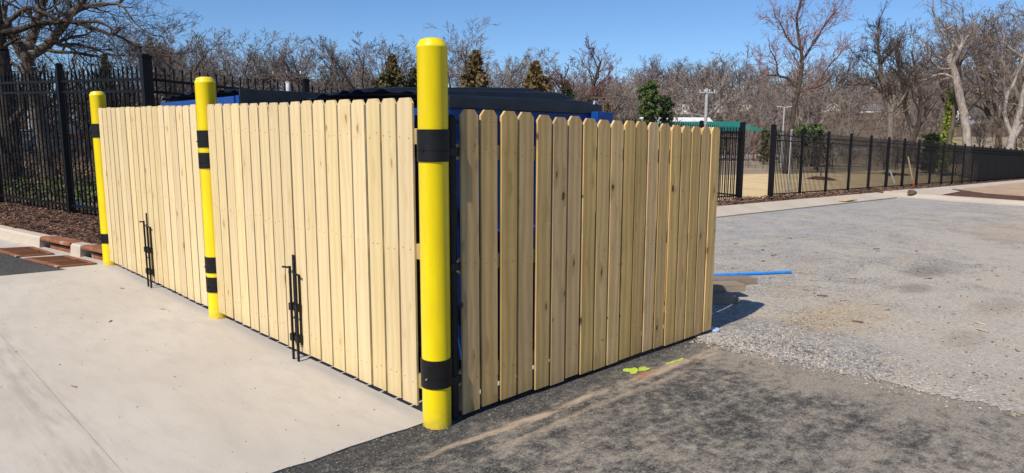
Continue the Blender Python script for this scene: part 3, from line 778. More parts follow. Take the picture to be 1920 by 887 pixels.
fence = thing('wooden_fence', P(-.037, .16), 'wooden dog-ear picket fence in shade facing the dusty asphalt, right of the corner bollard', 'fence')
pts = []; rg = random.Random(3)
for i in range(19):
    t = .159+.0702+i*(2.973-.1405)/18
    part('picket', SIDE_PK[i % 3 if i not in (7, 8) else 2], fence, P(-.0375+rg.uniform(-.004,.003), t+rg.uniform(-.003,.003), .024+rg.uniform(-.008,.008)), Matrix.Rotation(rg.uniform(-.0035,.0035), 3, TDIR.cross(Vector((0,0,1)))) @ Matrix.Rotation(ANG_T+math.pi+rg.uniform(-.012,.008), 3, 'Z'))
    for z in (.24, .92, 1.58):
        for e in (-.036, .034): pts.append(P(-.0478, t+e+rg.uniform(-.014,.014), z+rg.uniform(-.02,.02)))
nails(fence, pts, -SDIR, .0032)
for z, b in ((.24,.15), (.92,.15), (1.58,.128)): beam('rail', P(-.0075, b, z), P(-.0075, 3.12, z), .038, .089, M['rail_wood'], fence, .002)
def pipe_post(s, t, h):
    bm = bmesh.new(); bm_lathe(bm, [(.0295,-.1), (.0295,h-.05), (.033,h-.05), (.033,h-.03), (.026,h-.012), (.012,h), (0,h+.002)], 20)
    return part('post', bake(bm, 'post', M['pole'], True), fence, P(s, t))
for t in (.128, 1.62, 3.085): pipe_post(.045 if t > 1 else .0, t, 1.79)
for z in (1.58, .92, .24):
    part('post_clamp', box_mesh('post_clamp', (.075, .07, .05), M['pole'], .006), fence, P(0, .128, z), ANG_T)
part('rail_bracket', box_mesh('rail_bracket', (.03, .045, .07), M['zinc'], .003), fence, P(-.006, .152, .92), ANG_T)
rear = thing('wooden_fence', P(3.1, 3.15), 'rear picket fence of the enclosure, seen only at its end behind the shaded side fence', 'fence')
for i in range(44):
    s = -.028+.07+i*.1418+(.012 if i > 1 else 0)+(.012 if i > 3 else 0)+rg.uniform(-.0004,.0004)
    part('picket', REAR_PK, rear, P(s, 3.148, .03+rg.uniform(-.006,.006)), ANG_S)
for z in (.24, .92, 1.58): beam('rail', P(.03, 3.118, z), P(6.3, 3.118, z), .038, .089, M['rail_wood'], rear)

# ================================================================== DUMPSTERS
def dumpster(s0, s1, t0, t1, h, label, dome, hook, sticker=False):
    q = thing('dumpster', P((s0+s1)/2, (t0+t1)/2), label, 'dumpster', 'blue dumpsters behind the fences')
    w, d = s1-s0, t1-t0; c = P((s0+s1)/2, (t0+t1)/2)
    g = [plane(*XY(s, t))-c.z for s, t in ((s0,t0),)]
    bm = bmesh.new()
    bm_prism(bm, [(-d/2+.12,.16), (d/2-.02,.16), (d/2,h), (-d/2,h-.02), (-d/2,.75)], w-.06, off=-(w-.06)/2)
    # local axes here: x = t (depth), y = s; rotate so x follows t
    rt = ANG_T
    part('body', bake(bm, 'body', M['blue']), q, c, rt)
    def bx(name, size, loc, m, bev=.006, parent=q, label=None):
        p = c + TDIR*loc[0] + Vector((-SW[1], SW[0], 0))*loc[1] + Vector((0,0,loc[2]))
        return part(name, box_mesh(name, size, M[m], bev), parent, p, rt, label)
    for y in (-w/2+.03, w/2-.03): bx('side_rim', (d+.04, .07, .09), (0, y, h-.04), 'blue')
    bx('front_rim', (.07, w-.13, .09), (-d/2, 0, h-.045), 'blue'); bx('back_rim', (.07, w-.13, .09), (d/2, 0, h-.045), 'blue')
    for y in (-w/2+.0, w/2-.0): bx('fork_pocket', (.9, .1, .16), (0, y, .95), 'blue')
    for k in range(3): bx('rib', (.05, .06, h-.3), (-d/2-.012, -w/2+.35+k*(w-.7)/2, h/2+.1), 'blue')
    for k, (a, b) in enumerate(((-1,-1), (1,-1), (1,1), (-1,1))): bx('foot', (.12, .12, .165), (a*(d/2-.2), b*(w/2-.15), .085), 'steel')
    # two ribbed plastic lids, crowned in the middle, hinged at the back
    n = 26
    for side in (-1, 1):
        wl = w/2-.012; V = []; F = []
        na = 14
        for i in range(na+1):
            for j in range(n+1):
                y = side*(wl*j/n+.008) ; x = -d/2-.02+(d+.05)*i/na
                f = abs(y)/(w/2)
                z = h+.03+dome*(1-f**2.2)*(.55+.45*(i/na)) + .036*max(0, math.sin(2*math.pi*(j/n)*3.5))**.5*(1 if 0 < i < na else .6)
                V.append((x, y, z))
        for i in range(na):
            for j in range(n):
                a = i*(n+1)+j; F.append((a, a+1, a+n+2, a+n+1) if side < 0 else (a, a+n+1, a+n+2, a+1))
        m0 = len(V)
        edge = [i*(n+1) for i in range(na+1)]
        bm = bmesh.new(); vs = [bm.verts.new(v) for v in V]
        for f in F: bm.faces.new(vs[::1][f[0]] and [vs[k] for k in f])
        r = bmesh.ops.solidify(bm, geom=bm.faces[:], thickness=.03)
        bmesh.ops.recalc_face_normals(bm, faces=bm.faces[:])
        ld = part('lid', bake(bm, 'lid', M['lid'], True), q, c, rt)
    bx('lid_shade_strip', (d+.02, .024, .075 if hook else .2), (0, -w/2-.008, h-(-.03 if hook else .035)), 'lid', .004)  # black lid edge, partly added to darken the shaded blue right rim
    bm = bmesh.new(); bm_cyl(bm, tuple(TDIR*0), tuple(SDIR*(w-.1)), .018, None, 10)
    part('hinge_bar', bake(bm, 'hinge_bar', M['steel'], True), q, c+TDIR*(d/2+.06)-SDIR*(w/2-.05)+Vector((0,0,h+.02)))
    if hook:
        bm = bmesh.new(); a = Vector((0,0,0)); b = Vector((0,0,.09))+TDIR*.03; e = b+TDIR*.04-Vector((0,0,.02))
        bm_cyl(bm, a, b, .009); bm_cyl(bm, b, e, .009)
        part('lid_hook', bake(bm, 'lid_hook', M['zinc']), q, c+TDIR*(d/2-.1)-SDIR*(w/2+.01)+Vector((0,0,h)))
        bx('corner_block', (.2, .12, .12), (d/2-.02, -w/2-.02, h-.05), 'blue')
        bx('lid_stop', (.12, .08, .1), (-d/2-.03, -w/2+.06, h-.0), 'blue')
    if sticker:
        bx('notice', (.004, .16, .42), (-d/2+.0-.004, -w/2+.16, 1.12), 'white_label', 0.); bx('notice', (.005, .16, .16), (-d/2-.004, -w/2+.16, 1.40), 'green_label', 0., label='green notice')
    return q
dumpster(.36, 2.55, .42, 1.95, 1.85, 'blue dumpster with a domed black ribbed lid behind the shaded side fence', .185, True, True)
dumpster(3.36, 5.36, .42, 1.95, 1.985, 'blue dumpster with a flat black lid behind the farther pair of gates', .05, False)

# ================================================================== IRON FENCES
def iron_pk(h): 
    bm = bmesh.new(); w = .0128
    bm_box(bm, (w*2*.75, w*2*.75, h-.07), (0,0,(h-.07)/2)); 
    a = [bm.verts.new((x*w*.78, y*w*.78, h-.07)) for x, y in ((-1,-1),(1,-1),(1,1),(-1,1))]; b = [bm.verts.new((x*w*1.05, y*w*.4, h-.045)) for x, y in ((-1,-1),(1,-1),(1,1),(-1,1))]; t = bm.verts.new((0,0,h))
    for i in range(4): bm.faces.new((a[i], a[(i+1)%4], b[(i+1)%4], b[i])); bm.faces.new((b[i], b[(i+1)%4], t))
    return bake(bm, 'picket', M['iron'])
def iron_post(h, w):
    bm = bmesh.new(); bm_box(bm, (w, w, h), (0,0,h/2)); bm_box(bm, (w+.012, w+.012, .022), (0,0,h+.01)); bm_box(bm, (w*.7, w*.7, .02), (0,0,h+.03))
    return bake(bm, 'post', M['iron'])
IPK = iron_pk(2.30); IPOST = iron_post(2.40, .09); IPOST_BIG = iron_post(2.46, .13)
pk_count = [0]
def iron_run(q, pts, zf, maxpk=300, first_post=True, big=(), skip_last=False):
    """posts at each point of pts (site metres); pickets and three rails in each panel; pickets beyond maxpk go into one joined part"""
    extra = []
    for i, p in enumerate(pts):
        if (i == 0 and not first_post) or (skip_last and i == len(pts)-1): continue
        part('post', IPOST_BIG if i in big else IPOST, q, P(*p, zf(*p)), ANG_S)
    cnt = 0
    for a, b in zip(pts, pts[1:]):
        a, b = np.array(a, float), np.array(b, float); L = np.linalg.norm(b-a); n = max(2, round(L/.12)-1)
        pa, pb = P(*a, zf(*a)), P(*b, zf(*b))
        ang = math.atan2(pb.y-pa.y, pb.x-pa.x); d = (pb-pa).normalized()
        for z in (.17, 1.985, 2.155): beam('rail', pa+Vector((0,0,z))+d*.034, pb+Vector((0,0,z))-d*.034, .036, .038, M['iron'], q)
        for k in range(1, n+1):
            p = pa.lerp(pb, k/(n+1))+Vector((0,0,.06))
            if cnt < maxpk: part('picket', IPK, q, p, ang)
            else: extra.append((p, ang))
            cnt += 1
    if extra:
        n0 = len(IPK.vertices); V0 = np.zeros(n0*3, np.float32); IPK.vertices.foreach_get('co', V0); V0 = V0.reshape(-1, 3)
        F0 = [tuple(p.vertices) for p in IPK.polygons]; V = []; F = []
        for k, (p, ang) in enumerate(extra):
            c_, s_ = math.cos(ang), math.sin(ang); W = V0.copy(); W[:, 0] = V0[:, 0]*c_-V0[:, 1]*s_+p.x-q.location.x; W[:, 1] = V0[:, 0]*s_+V0[:, 1]*c_+p.y-q.location.y; W[:, 2] += p.z-q.location.z
            V.append(W); F += [tuple(j+k*n0 for j in f) for f in F0]
        me = mesh_from('far_pickets', np.concatenate(V), F, M['iron']); o = part('far_pickets', me, q, q.location); o['kind'] = 'stuff'
CRN = (7.72, 1.02)
qf = thing('iron_fence', P(*CRN, .2), 'black iron picket fence behind the mulch bed and the storm inlets', 'fence')
dl = np.array([12.41-7.72, -.12-1.02]); dl = np.array([12.41, -.12])-np.array(CRN); dl = dl/np.linalg.norm(dl)
lp = [tuple(np.array(CRN)+dl*x) for x in (0, 2.36, 4.8, 7.24, 9.68)]
iron_run(qf, lp, lambda s, t: .2, big=(0,))
qb = thing('iron_fence', P(7.3, 9), 'black iron picket fence passing behind the dumpsters to the gap at the gravel lot', 'fence')
bp = [CRN]+[(7.72-.42*(t-1.02)/17.4, t) for t in (3.46, 5.95, 8.45, 10.95, 13.4, 15.9, 18.35)]
iron_run(qb, bp, lambda s, t: .2*float(sstep(7, 1, t)), first_post=False, big=(7,))
qr = thing('iron_fence', P(7.1, 26), 'long black iron picket fence receding along the straw field beyond the gravel lot', 'fence')
rp = [(7.1, 20.15+2.44*i) for i in range(34)]
iron_run(qr, rp, lambda s, t: -.0, big=(0,))
# a narrow gate leaf left standing open at the gap
qg = thing('iron_gate', P(7.3, 18.5), 'narrow black iron gate standing open at the gap between the two iron fences', 'gate')
ga, gb = P(7.36, 18.45), P(9.1, 19.05)
gd = (gb-ga).normalized(); gang = math.atan2(gd.y, gd.x)
for z in (.17, 1.985, 2.155): beam('rail', ga+Vector((0,0,z)), gb+Vector((0,0,z)), .034, .038, M['iron'], qg)
for k in range(0, 15): part('picket', IPK, qg, ga.lerp(gb, k/14.)+Vector((0,0,.06)), gang)

# ================================================================== TREES
def unit(v): return v/np.maximum(np.linalg.norm(v, axis=-1, keepdims=True), 1e-9)
class Tree:
    """collects tapered segments; thick ones become trunk and limbs, thin ones the crown"""
    def __init__(s, seed): s.g = np.random.default_rng(seed); s.seg = []
    def line(s, pts, r0, r1):
        k = len(pts)-1
        for i in range(k):
            s.seg.append((pts[i], pts[i+1], r0+(r1-r0)*i/k, r0+(r1-r0)*(i+1)/k))
    def grow(s, p, d, L, r, lv, maxlv, up=.12, wander=.22, kids=(6,6,5,4), spread=(.75,.8,.8,.85), ratio=.55, start=.25, minr=.004, nseg=None):
        n = nseg or (7, 5, 4, 3, 2, 2)[min(lv, 5)]
        pts = [np.array(p, float)]; dd = np.array(d, float); dirs = []
        for i in range(n):
            dd = dd + s.g.normal(0, wander, 3)*(.5 if lv == 0 else 1) + np.array((0, 0, up))*(1 if lv else .3)
            dd = dd/np.linalg.norm(dd); pts.append(pts[-1]+dd*L/n); dirs.append(dd)
        re = max(r*(.45 if lv == 0 else .3), minr*.7)
        s.line(pts, r, re)
        if lv >= maxlv: return pts
        k = kids[min(lv, len(kids)-1)]
        for j in range(k):
            f = start+(1-start)*(j+s.g.uniform(.1, .9))/k
            if j == k-1 and lv > 0: f = 1.
            i = min(n-1, int(f*n)); q = pts[i]+(pts[i+1]-pts[i])*(f*n-i) if f < 1 else pts[-1]
            a = dirs[i]; o = np.cross(a, s.g.normal(0, 1, 3)); o = o/max(np.linalg.norm(o), 1e-6)
            w = spread[min(lv, len(spread)-1)]*s.g.uniform(.65, 1.2)
            nd = a*math.cos(w)+o*math.sin(w); nd = nd/np.linalg.norm(nd)
            rl = max((r+(re-r)*f)*s.g.uniform(.45, .7), minr)
            s.grow(q, nd, L*ratio*s.g.uniform(.7, 1.2)*(1.15-.5*f), rl, lv+1, maxlv, up, wander, kids, spread, ratio, .2, minr)
        return pts
    def ribbons(s, lo, hi):
        g = [q for q in s.seg if lo <= q[2] < hi]
        if not g: return np.zeros((0,3)), np.zeros((0,4), int)
        A = np.array([q[0] for q in g]); B = np.array([q[1] for q in g]); ra = np.array([q[2] for q in g])[:, None]; rb = np.array([q[3] for q in g])[:, None]
        w = unit(np.cross(unit(B-A), s.g.normal(0, 1, A.shape)))
        V = np.stack([A-w*ra, A+w*ra, B+w*rb, B-w*rb], 1).reshape(-1, 3)
        return V, np.arange(4*len(g)).reshape(-1, 4)
    def arrays(s, lo=0., hi=9e9, ns=4, fine=0.):
        if fine > lo:
            V1, F1 = s.arrays(fine, hi, ns); V2, F2 = s.ribbons(lo, fine)
            return np.concatenate([V1, V2]), np.concatenate([F1, F2+len(V1)])
        g = [q for q in s.seg if lo <= q[2] < hi]
        if not g: return np.zeros((0,3)), np.zeros((0,4), int)
        A = np.array([q[0] for q in g]); B = np.array([q[1] for q in g]); ra = np.array([q[2] for q in g]); rb = np.array([q[3] for q in g])
        d = unit(B-A); ref = np.where(np.abs(d[:, 0:1]) > .9, np.array([[0,1.,0]]), np.array([[1.,0,0]]))
        u = unit(np.cross(d, ref)); v = np.cross(d, u)
        an = np.arange(ns)*2*math.pi/ns; ca, sa = np.cos(an), np.sin(an)
        ring = ca[None,:,None]*u[:,None,:]+sa[None,:,None]*v[:,None,:]
        V = np.stack([A[:,None]+ring*ra[:,None,None], B[:,None]+ring*rb[:,None,None]], 1).reshape(-1, 3)
        b = np.arange(len(g))[:, None]*2*ns; i = np.arange(ns)[None]; j = (i+1) % ns
        F = np.stack([b+i, b+j, b+ns+j, b+ns+i], 2).reshape(-1, 4)
        return V, F
    def meshes(s, name, bark, twig, cut, fine=.02):
        V1, F1 = s.arrays(cut, 9e9, 8); V2, F2 = s.arrays(0, cut, 3, min(cut, fine))
        return mesh_np(name+'_trunk', V1, F1, M[bark], True), mesh_np(name+'_crown', V2, F2, M[twig])
def bare_proto(seed, kind, twig_r=.012):
    """a leafless tree 10 m high standing at the origin"""
    T = Tree(seed); g = T.g
    if kind == 'vase':       # short bole, many rising limbs, round crown
        b = T.grow((0,0,-.3), (g.normal(0,.04), g.normal(0,.04), 1), 2.6, .24, 9, 9, 0, .05)
        for k in range(7):
            a = k*2.4+g.uniform(-.4, .4); w = g.uniform(.18, .75)
            T.grow(b[-1]-np.array((0,0,g.uniform(0,.6))), (math.cos(a)*math.sin(w), math.sin(a)*math.sin(w), math.cos(w)), g.uniform(4.2, 5.9), g.uniform(.07,.13), 1, 5, .06, .14, (0,9,6,5,4), (.5,.6,.65,.7,.7), .5, .25, twig_r)
    elif kind == 'upright':
        T.grow((0,0,-.3), (g.normal(0,.05), g.normal(0,.05), 1), 9.4, .22, 0, 5, .10, .10, (18,8,5,4,3), (.75,.7,.7,.7,.7), .40, .28, twig_r)
    elif kind == 'fork':
        b = T.grow((0,0,-.3), (g.normal(0,.1), g.normal(0,.1), 1), 2.2, .22, 9, 9, 0, .06)
        for k in range(3):
            a = k*2.1+g.uniform(-.4, .4); w = g.uniform(.25, .55)
            T.grow(b[-1], (math.cos(a)*math.sin(w), math.sin(a)*math.sin(w), math.cos(w)), g.uniform(6.2, 7.6), .14, 0, 4, .10, .18, (12,8,6,5), (.7,.7,.7,.7), .44, .25, twig_r)
    else:                    # 'bush': many stems from the ground
        for k in range(14):
            a = g.uniform(0, 6.28); w = g.uniform(.1, .8)
            T.grow((math.cos(a)*.3, math.sin(a)*.3, -.2), (math.cos(a)*math.sin(w), math.sin(a)*math.sin(w), math.cos(w)), g.uniform(6, 9.6), .06, 1, 4, .1, .14, (0,8,5,3), (.5,.5,.6,.7), .45, .15, twig_r)
    return T
PROTO = {}
def proto(key, seed, kind, bark, twig, cut=.035, twig_r=.011):
    T = bare_proto(seed, kind, twig_r); zmax = float(np.percentile([q[1][2] for q in T.seg], 95))
    a, b = T.meshes('bare_tree', bark, twig, cut); PROTO[key] = (a, b, zmax, T)
proto('va', 1, 'vase', 'bark_mid', 'twig_grey'); proto('vb', 2, 'vase', 'bark_mid', 'twig_brown'); proto('vc', 8, 'vase', 'bark_grey', 'twig_grey')
proto('ua', 3, 'upright', 'bark_mid', 'twig_grey'); proto('ub', 4, 'upright', 'bark_dark', 'twig_brown')
proto('fa', 5, 'fork', 'bark_mid', 'twig_grey'); proto('fb', 6, 'fork', 'bark_grey', 'twig_brown'); proto('fr', 12, 'fork', 'bark_dark', 'twig_red', .035, .011)
proto('bp', 7, 'bush', 'twig_pale', 'twig_pale'); 
def set_scale(me, k, cache={}):
    key = (me.name, round(k, 2))
    if key not in cache:
        m = me.copy(); m.transform(Matrix.Diagonal((k[0] if isinstance(k, tuple) else k, k[0] if isinstance(k, tuple) else k, k[1] if isinstance(k, tuple) else k, 1))); cache[key] = m
    return cache[key]
def bare(px, ytop, D, key, label, rz=None, wide=1., group=None, name='bare_tree'):
    """one leafless tree at a bearing and depth, tall enough to reach the height its top has there"""
    x, y = spot(px, D); z = tz(x, y); a, b, zm, _ = PROTO[key]
    k = (zat(px, ytop, D)-z)/zm
    q = thing(name, (x, y, z), label, 'tree', group)
    rz = rng.uniform(0, 6.28) if rz is None else rz
    for nm, me in (('trunk', a), ('crown', b)):
        o = part(nm, me, q, (x, y, z), rz); o.scale = (k*wide, k*wide, k)
    return q
# skyline trees, left to right
SKY = [
 (292, 62, 40, 'fa', 'thin bare tree just right of the tall fence corner post', 1.2),
 (338, 70, 46, 'va', 'bare grey tree rising behind the fence, right of the tall corner post', 1.2),
 (372, 96, 60, 'vb', 'brownish bare tree directly above the four-banded bollard', 1.3),
 (428, 84, 66, 'vc', 'bare tree with a wide crown above the gate next to the four-banded bollard', 1.35),
 (468, 104, 70, 'vb', 'brown bare tree behind the fence, next in the row right of the wide crown', 1.2),
 (532, 96, 72, 'va', 'bare tree behind the white-topped utility pole', 1.3),
 (590, 82, 68, 'fa', 'tall bare tree behind the lone fence post that stands above the dumpsters', 1.25),
 (612, 118, 80, 'vb', 'low brown bare tree between two taller ones left of the church spire', 1.5),
 (645, 92, 72, 'ua', 'slender bare tree left of the church spire', 1.2),
 (694, 80, 62, 'va', 'round-crowned bare tree just left of the brown-topped cedar', 1.25),
 (760, 110, 75, 'vc', 'bare tree filling the gap between the cedars and the corner bollard', 1.2),
 (868, 76, 66, 'vc', 'wide round bare tree directly right of the tall corner bollard', 1.35),
 (945, 100, 78, 'va', 'bare grey tree standing between the two brown cedars', 1.25),
 (972, 116, 84, 'ua', 'small bare tree close behind the bushier brown cedar', 1.2),
 (1056, 100, 70, 'fr', 'bare tree with reddish buds right of the bushier brown cedar', 1.35),
 (1096, 140, 90, 'vb', 'low brown bare tree right of the red-budded one', 1.3),
 (1148, 130, 105, 'bp', 'pale bare tree above the wooden utility pole', .8),
 (1214, 118, 280, 'fr', 'reddish bare tree above the round green pine', 1.2),
 (1262, 114, 300, 'vb', 'brown bare tree on the ridge right of the green pine', 1.3),
 (1300, 118, 345, 'va', 'bare tree on the ridge left of the ivy-clad tree', 1.2),
 (1382, 114, 352, 'vc', 'broad vase-shaped bare tree on the ridge above the gable house', 1.3),
 (1445, 132, 300, 'vb', 'brown bare tree on the ridge left of the dark lone tree', 1.4),
 (1556, 108, 335, 'va', 'grey bare tree on the ridge right of the red-budded lone tree', 1.3),
 (1598, 150, 330, 'vb', 'brown bare tree above the cream house', 1.4),
 (1700, 60, 84, 'fa', 'tall thin bare tree left of the leaning pale trunk', 1.2),
 (1760, 40, 88, 'ua', 'grey bare tree behind the leaning pale trunk', 1.2),
 (1842, 12, 225, 'vc', 'largest bare tree on the right, wide branches above the white gabled house', 1.25),
 (1872, 36, 92, 'va', 'bare tree behind the forked pale trunks', 1.2),
 (1930, 8, 78, 'fb', 'bare tree cut by the frame edge on the right', 1.2)]
for (px, yt, D, key, lab, wd_) in SKY: bare(px, yt, D, key, lab, None, wd_)

def leafy(name, V, F, mat): return mesh_np(name, V, F, mat)
def leaf_quads(C, size, g, flat=0.):
    """one small quad per centre"""
    n = len(C); a = unit(g.normal(0, 1, (n, 3))); b = unit(np.cross(a, g.normal(0, 1, (n, 3))))
    sz = size*g.uniform(.6, 1.3, (n, 1)); a = a*sz; b = b*sz*.55
    V = np.stack([C-a-b, C+a-b, C+a+b, C-a+b], 1).reshape(-1, 3); F = np.arange(4*n).reshape(-1, 4)
    return V, F
def conifer(px, ytop, D, width, label, mat, kind='cone', mat2=None, n=5200, base=None, name='cedar_tree'):
    x, y = spot(px, D); z = tz(x, y) if base is None else base; h = zat(px, ytop, D)-z
    g = np.random.default_rng(int(px)); T = Tree(int(px)+5)
    W = width/FOC*D/2*(1.7 if kind == 'cone' else 1.12)
    q = thing(name, (x, y, z), label, 'tree')
    T.line([np.array((g.normal(0,.02)*k, g.normal(0,.02)*k, h*k/8-.2*(k == 0))) for k in range(9)], h*.028, .02)
    C = []
    nb = 95
    for k in range(nb):
        f = (k+.5)/nb
        zz = h*(.06+.92*f)
        if kind == 'cone': rr = W*1.12*(1-f)**1.05*(1.0 if f > .1 else .8)+.035*W
        else: rr = W*math.sqrt(max(.03, 1-((f-.42)/.60)**2))*(.75+.25*math.sin(f*9))
        rr *= g.uniform(.62, 1.22); a = k*2.399+g.uniform(-.5, .5)
        tip = np.array((math.cos(a)*rr, math.sin(a)*rr, zz+rr*g.uniform(-.1, .55)))
        b0 = np.array((0, 0, zz-rr*.15)); T.line([b0, (b0+tip)/2+np.array((0,0,-.05*rr)), tip], h*.006, .006)
        m = int(1.7*n/nb*(.5+1.1*rr/W)); u = g.uniform(.25, 1.06, (m, 1))**.75
        C.append(b0+(tip-b0)*u+g.normal(0, 1, (m, 3))*np.array((.14, .14, .11))*W*(1.15-.5*u)*(.22+.85*min(1, rr/W)))
    C = np.concatenate(C)
    part('trunk', mesh_np('trunk', *T.arrays(0, 9e9, 5), M['bark_mid'], True), q, (x, y, z))
    V, F = leaf_quads(C, .03*W+.05, g)
    me = mesh_np('crown', V, F, M[mat])
    if mat2:
        me.materials.append(M[mat2]); hz = C[:, 2]/h+g.normal(0, .12, len(C))
        me.polygons.foreach_set('material_index', (hz < .77).astype(np.int32))
    part('crown', me, q, (x, y, z))
    return q
conifer(739, 102, 56, 76, 'cedar with a brown top and green skirt, left of the corner bollard', 'cedar_brown', 'cone', 'cedar_green')
conifer(778, 126, 58, 52, 'darker green cedar half hidden by the corner bollard', 'cedar_green', 'cone', 'dark_green')
conifer(893, 93, 58, 74, 'tall brown cedar right of the corner bollard', 'cedar_brown', 'cone', None)
conifer(1003, 114, 54, 82, 'bushier brown cedar above the domed dumpster lid', 'cedar_brown', 'cone', None)
conifer(1216, 153, 72, 50, 'round green pine beyond the fence', 'pine_green', 'oval', 'pine_green', 6500, None, 'pine_tree')
conifer(1246, 178, 73, 34, 'dark green lower evergreen touching the round pine', 'dark_green', 'oval', None, 3000)
conifer(1102, 186, 60, 34, 'small olive juniper left of the wooden utility pole', 'cedar_green', 'cone', None, 2600, None, 'juniper')
conifer(1137, 192, 62, 30, 'small brownish juniper at the foot of the wooden utility pole', 'cedar_brown', 'cone', 'cedar_green', 2600, None, 'juniper')
conifer(1060, 150, 66, 46, 'dark cedar under the red-budded bare tree', 'cedar_green', 'cone', 'dark_green', 3500)
conifer(211, 100, 34, 46, 'pointed evergreen between the big bare trees and the tall corner post', 'cedar_green', 'cone', 'dark_green', 3200)
conifer(1518, 237, 72, 60, 'rounded evergreen shrub above the near end of the long iron fence', 'pine_green', 'oval', 'dark_green', 4200, None, 'evergreen_shrub')
conifer(1432, 243, 74, 22, 'small green shrub at the gap in the iron fences', 'cedar_green', 'oval', None, 2200, None, 'evergreen_shrub')
conifer(1744, 250, 62, 36, 'dark shrub at the foot of the ivy-covered trunk', 'dark_green', 'oval', 'cedar_green', 2400, None, 'evergreen_shrub')

# ---- the trees one can tell apart limb by limb
def hero(name, px0, D, base_z, lines, twigs, bark, twig, label, cut=.03, seed=1, twig_r=.008, lv=3, L=1.6, kids=(0,6,5,4), up=.05, depth=.10, wander=.26):
    """lines: limbs as (bearing, height) control points at the tree's own depth, with radii; each limb also wanders in depth"""
    x0, y0 = spot(px0, D); q = thing(name, (x0, y0, base_z), label, 'tree')
    T = Tree(seed); g = T.g; k = D/FOC; done = []
    for pts, r0, r1, sprout in lines:
        P3 = []; dy = 0.; sl = g.normal(0, depth)
        for i, p in enumerate(pts):
            X = (p[0]-px0)*k; Z = zat(px0, p[1], D)-base_z
            if len(p) > 2: dy = p[2]
            elif i: dy += sl*math.hypot(p[0]-pts[i-1][0], p[1]-pts[i-1][1])*k
            P3.append(np.array((X, dy, Z)))
        if done:                                        # a limb starts on the wood it grows from
            near = min(done, key=lambda q: (q[0]-P3[0][0])**2+(q[2]-P3[0][2])**2); sh = near[1]-P3[0][1]
            P3 = [p+np.array((0, sh, 0)) for p in P3]; P3[0] = near.copy()
        # smooth with a Catmull-Rom pass
        Q = []
        for i in range(len(P3)-1):
            a = P3[max(0, i-1)]; b = P3[i]; c = P3[i+1]; d = P3[min(len(P3)-1, i+2)]
            for u in (0, .25, .5, .75): Q.append(.5*((2*b)+(c-a)*u+(2*a-5*b+4*c-d)*u*u+(3*b-a-3*c+d)*u**3)+g.normal(0, .012, 3)*(u > 0))
        Q.append(P3[-1]); T.line(Q, r0*k, r1*k); done += Q
        if sprout:
            m = len(Q)
            for j in range(sprout):
                f = g.uniform(.18, 1.0); i = min(m-2, int(f*(m-1))); a = unit(Q[i+1]-Q[i]); o = np.cross(a, g.normal(0, 1, 3)); o = o/np.linalg.norm(o)
                w = g.uniform(.45, 1.15); nd = a*math.cos(w)+o*math.sin(w); nd[2] += .15
                T.grow(Q[i], unit(nd), L*g.uniform(.45, 1.15)*(1.1-.35*f), max((r0+(r1-r0)*f)*k*g.uniform(.28, .45), twig_r*1.6), 1, lv, up, wander, kids, (.6,.7,.8,.8), .55, .15, twig_r)
            T.grow(Q[-1], unit(Q[-1]-Q[-2]), L*.9, max(r1*k, twig_r*1.4), 1, lv, up, wander, kids, (.6,.7,.8,.8), .55, .15, twig_r)
    a, b = T.meshes(name, bark, twig, cut)
    part('trunk', a, q, (x0, y0, base_z)); part('crown', b, q, (x0, y0, base_z))
    return q, T
x_, y_ = spot(14, 19)
hero('oak_tree', 14, 19, tz(x_, y_), [
  ([(16,420),(13,300),(12,200),(8,130),(4,60),(0,0),(-6,-80)], 24, 15, 8),
  ([(14,66),(24,52),(42,31),(66,14),(90,18),(112,29),(138,38),(196,38)], 5.2, 2.8, 9),
  ([(16,70),(42,56),(75,45),(110,39),(150,38),(176,46),(205,57),(232,66),(262,83),(300,85)], 6.2, 1.3, 16),
  ([(10,96),(30,80),(52,70),(70,74),(84,90)], 4, 1.6, 8),
  ([(4,40),(-18,10),(-40,-30)], 8, 5, 6),
  ([(10,110),(34,118),(52,140),(64,175)], 3, 1.2, 8),
  ([(12,160),(-10,120),(-40,90)], 6, 3, 6)], 0, 'bark_dark', 'twig_dark', 'big dark oak trunk with long drooping limbs at the left edge of the frame', .022, 21, .0045, 4, 1.6, (0,5,4,3,3))
x_, y_ = spot(97, 22)
hero('oak_tree', 97, 22, tz(x_, y_), [
  ([(99,400),(97,250),(96,160),(97,112)], 12, 11, 5),
  ([(97,116),(102,92),(112,62),(122,34),(130,8),(136,-40)], 8.5, 5, 9),
  ([(100,115),(120,100),(146,82),(163,62),(180,42),(196,24),(216,0),(236,-40)], 9, 4.5, 10),
  ([(184,37),(200,27),(222,19),(246,17),(268,16),(282,28),(293,46)], 4.6, 1.5, 14),
  ([(268,16),(290,4),(316,-4)], 2.2, 1.0, 8),
  ([(146,84),(158,90),(190,89),(222,99),(240,106),(268,108)], 3.6, 1.1, 12),
  ([(150,86),(170,92),(188,104),(208,124)], 2.6, 1.0, 6),
  ([(112,62),(128,52),(143,42),(150,36)], 3, 2.2, 3),
  ([(190,30),(182,14),(172,-8)], 3, 1.6, 8),
  ([(150,36),(143,18),(138,-6)], 2.6, 1.4, 8),
  ([(96,150),(78,128),(58,118),(44,124)], 2.6, .9, 10),
  ([(96,140),(80,110),(68,84),(60,70)], 2.4, .9, 8)], 0, 'bark_grey', 'twig_dark', 'bare oak forking into two leaning limbs behind the mulch bed fence', .022, 22, .005, 4, 1.8, (0,5,4,3,3))
def base_at(px, D):
    x, y = spot(px, D); return tz(x, y)
